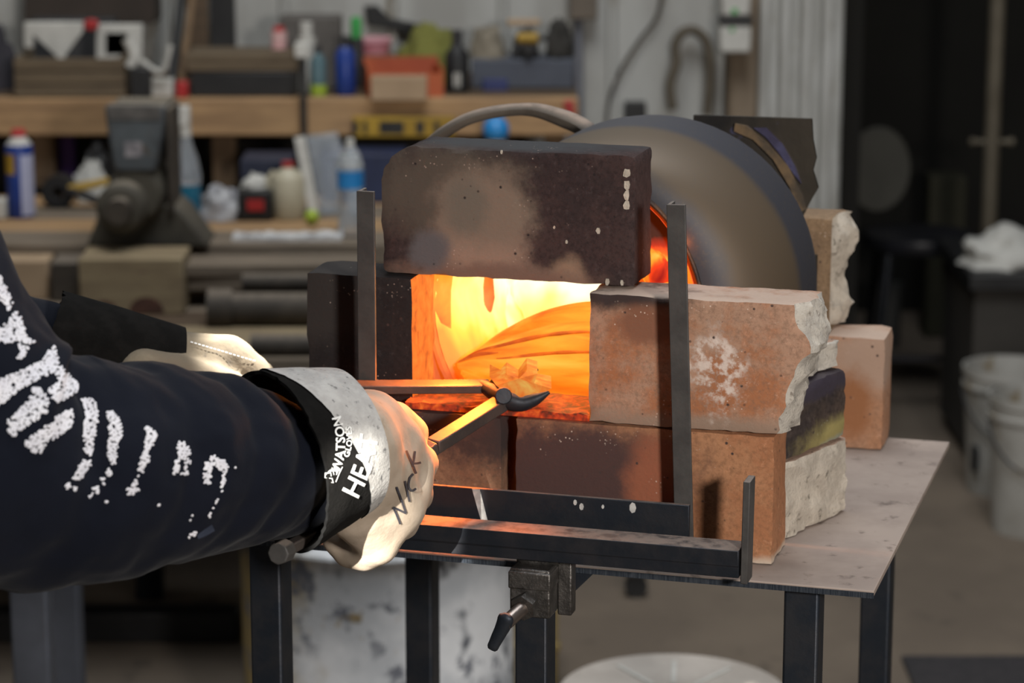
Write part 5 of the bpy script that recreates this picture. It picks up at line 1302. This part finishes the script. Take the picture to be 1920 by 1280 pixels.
# -- right side
def pail(name, label, px0, px1, pt, pb, mat, hole):
    c, w, h = seat(px0, px1, pt, pb, 0); r = w / 2
    t = thing(name, label, 'bucket', (c.x, c.y + r * .4, 0), 0, None)
    MB().lathe([(1e-4, 0), (r * .82, 0), (r * .95, h * .84), (1.0 * r, h * .845), (1.0 * r, h * .87), (r * .96, h * .875), (r * .97, h * .94), (r, h * .945), (r, h), (r * .95, h), (r * .80, .012), (1e-4, .012)], 48).build('body', mat, t, smooth=40)
    if hole: MB().box((-r * .78, -r * .46, h * .30), (.012, .03, .055)).build('slot', m_black, t, bevel=.004)
    pts = [(r * 1.0 * math.cos(a), r * 1.0 * math.sin(a) * .5 - r * .9, h * .86 - .07 * math.sin((a) )) for a in np.linspace(0, math.pi, 14)]
    MB().tube([(r * 1.005 * math.cos(a), -r * 1.005 * math.sin(a), h * .82 - .10 * math.sin(a)) for a in np.linspace(0, math.pi, 16)], .0022, 6).build('handle', m_dark, t)
m_pail = M('dirty_pail', (.40, .39, .36), (.28, .265, .235), 5, .6, c3=(.22, .17, .10))
pail('bucket', 'dirty white bucket on the floor at the far right, behind another bucket', 1803, 1985, 690, 926, m_pail, True)
pail('bucket', 'dirty white bucket at the far right in front of the other one', 1850, 2040, 742, 1002, m_pail, False)
ct = onz(1905, 690, .0)
q = rect(1818, 516, 2100, 545, 5.75)
t = thing('black_table', 'black topped cabinet table at the right edge with a white cloth on it', 'table', (q[0], 5.75, 0))
MB().bx(0, .40, 0, .45, q[2], q[3]).build('top', m_black, t, bevel=.003); MB().bx(.015, .385, .02, .43, .03, q[2] - .001).build('cabinet', M('cab_dark', (.045, .04, .034), (.03, .027, .023), 5, .8), t, bevel=.002); MB().bx(.03, .37, .04, .41, 0, .03).build('plinth', m_black, t)
c, w, h = seat(1816, 2000, 455, 512, q[3])
o = lump('cloth', 'crumpled white cloth lying on the black topped table', 'cloth', 1816, 2010, 455, 520, q[3], .16, m_white, .35, seed=41); o.location = (q[0] + w / 2 + .005, 5.80, q[3])
# oval-back chair in the dark
sc0 = at(1722, 440, 6.4)
t = thing('oval_back_chair', 'dark chair with an oval back standing in the dark room beyond the wall', 'chair', (sc0.x, 6.4, 0))
s = depth_of(sc0) / F_PX; zs_ = sc0.z; m_chair = M('chair_dark', (.018, .018, .022), (.012, .012, .014), 8, .4); m_oval = M('oval_back', (.07, .066, .052), (.05, .047, .037), 5, .6)
MB().lathe([(1e-4, -.03), (.125, -.03), (.135, -.012), (.13, .005), (1e-4, .012)], 30, (0, 0, zs_)).build('seat', m_chair, t, smooth=50)
vs_l = MB(); n = 30
for i, y in enumerate((.0, .02)): vs_l.v += [(-.085 + .080 * math.cos(a), .12 + y, at(1652, 318, 6.52).z + .105 * math.sin(a)) for a in np.linspace(0, 2 * math.pi, n + 1)[:-1]]
vs_l.f = [tuple(range(n)), tuple(range(2 * n - 1, n - 1, -1))] + [(i, (i + 1) % n, n + (i + 1) % n, n + i) for i in range(n)]; vs_l.m = [0] * len(vs_l.f)
vs_l.build('back', m_oval, t, bevel=.004)
for x in (-.14, -.03): MB().bar((x, .132, zs_ - .02), (x, .132, zs_ + .08), .014, .014).build('back_post', m_chair, t)
for x, y in ((-.095, -.09), (.095, -.09), (-.095, .09), (.095, .09)): MB().cyl((x * 1.2, y * 1.2, 0), (x * .85, y * .85, zs_ - .03), .011, .012, 12).build('leg', M('shiny_leg', (.06, .065, .075), (.04, .044, .05), 8, .25, .7), t)
MB().bar((-.104, -.099, .13), (.104, -.099, .13), .012, .012).build('rung', m_chair, t)
turned('bucket', 'grey plastic bucket in the dark under the oval backed chair', 'bucket', 1628, 1694, 486, 610, .12, [('body', M('grey_bucket', (.055, .055, .052), (.04, .04, .038), 5, .6), [(.85, 0), (1, 1)])])
bk = [o for o in SC.objects if o.get('label', '').startswith('grey plastic bucket')][0]
bk.location = (at(1660, 600, 7.0).x, 7.0, 0)
c = at(1772, 520, 7.1)
solid(MB().bx(-.05, .05, 0, .1, 0, .44), 'bin', M('olive_bin', (.036, .033, .018), (.026, .024, .013), 5, .8), 'tall dark olive bin standing behind the chair in the dark room', 'bin', (c.x, 7.1, 0), 0, .006)
A = at(1852, 470, 6.38); B = at(1873, -60, 6.38); d = (B - A) / (B.z - A.z); A = A - d * A.z
t = thing('pipe_stand', 'tall rusty grey pipe standing upright with a small cross clamp', 'pipe', A)
m_stand = M('stand_pipe', (.17, .145, .105), (.12, .10, .07), 8, .6, .2)
MB().cyl(Vector((0, 0, .012)), B - A, .0185, .0185, 18).build('pipe', m_stand, t); MB().cyl((0, 0, 0), (0, 0, .012), .09, .09, 28).build('foot', m_dark, t)
q = at(1860, 266, 6.38) - A
MB().cyl(q + Vector((-.045, -.0, 0)), q + Vector((.045, 0, 0)), .007, .007, 10).build('cross_bar', m_stand, t)
for x in (-.045, .045): MB().ball(q + Vector((x, 0, 0)), .011, 12).build('knob', m_stand, t)
c = onz(1690, 1238, 0)
solid(MB().bx(0, .7, -.5, 0, 0, .010), 'floor_mat', M('rubber_mat', (.045, .04, .042), (.03, .028, .03), 60, .9, 0, .4), 'dark rubber mat on the concrete at the lower right', 'mat', (c.x, c.y, .0005), 0, .003)
# ------------------------------------------------------------------ tidy: every top-level thing has its own label
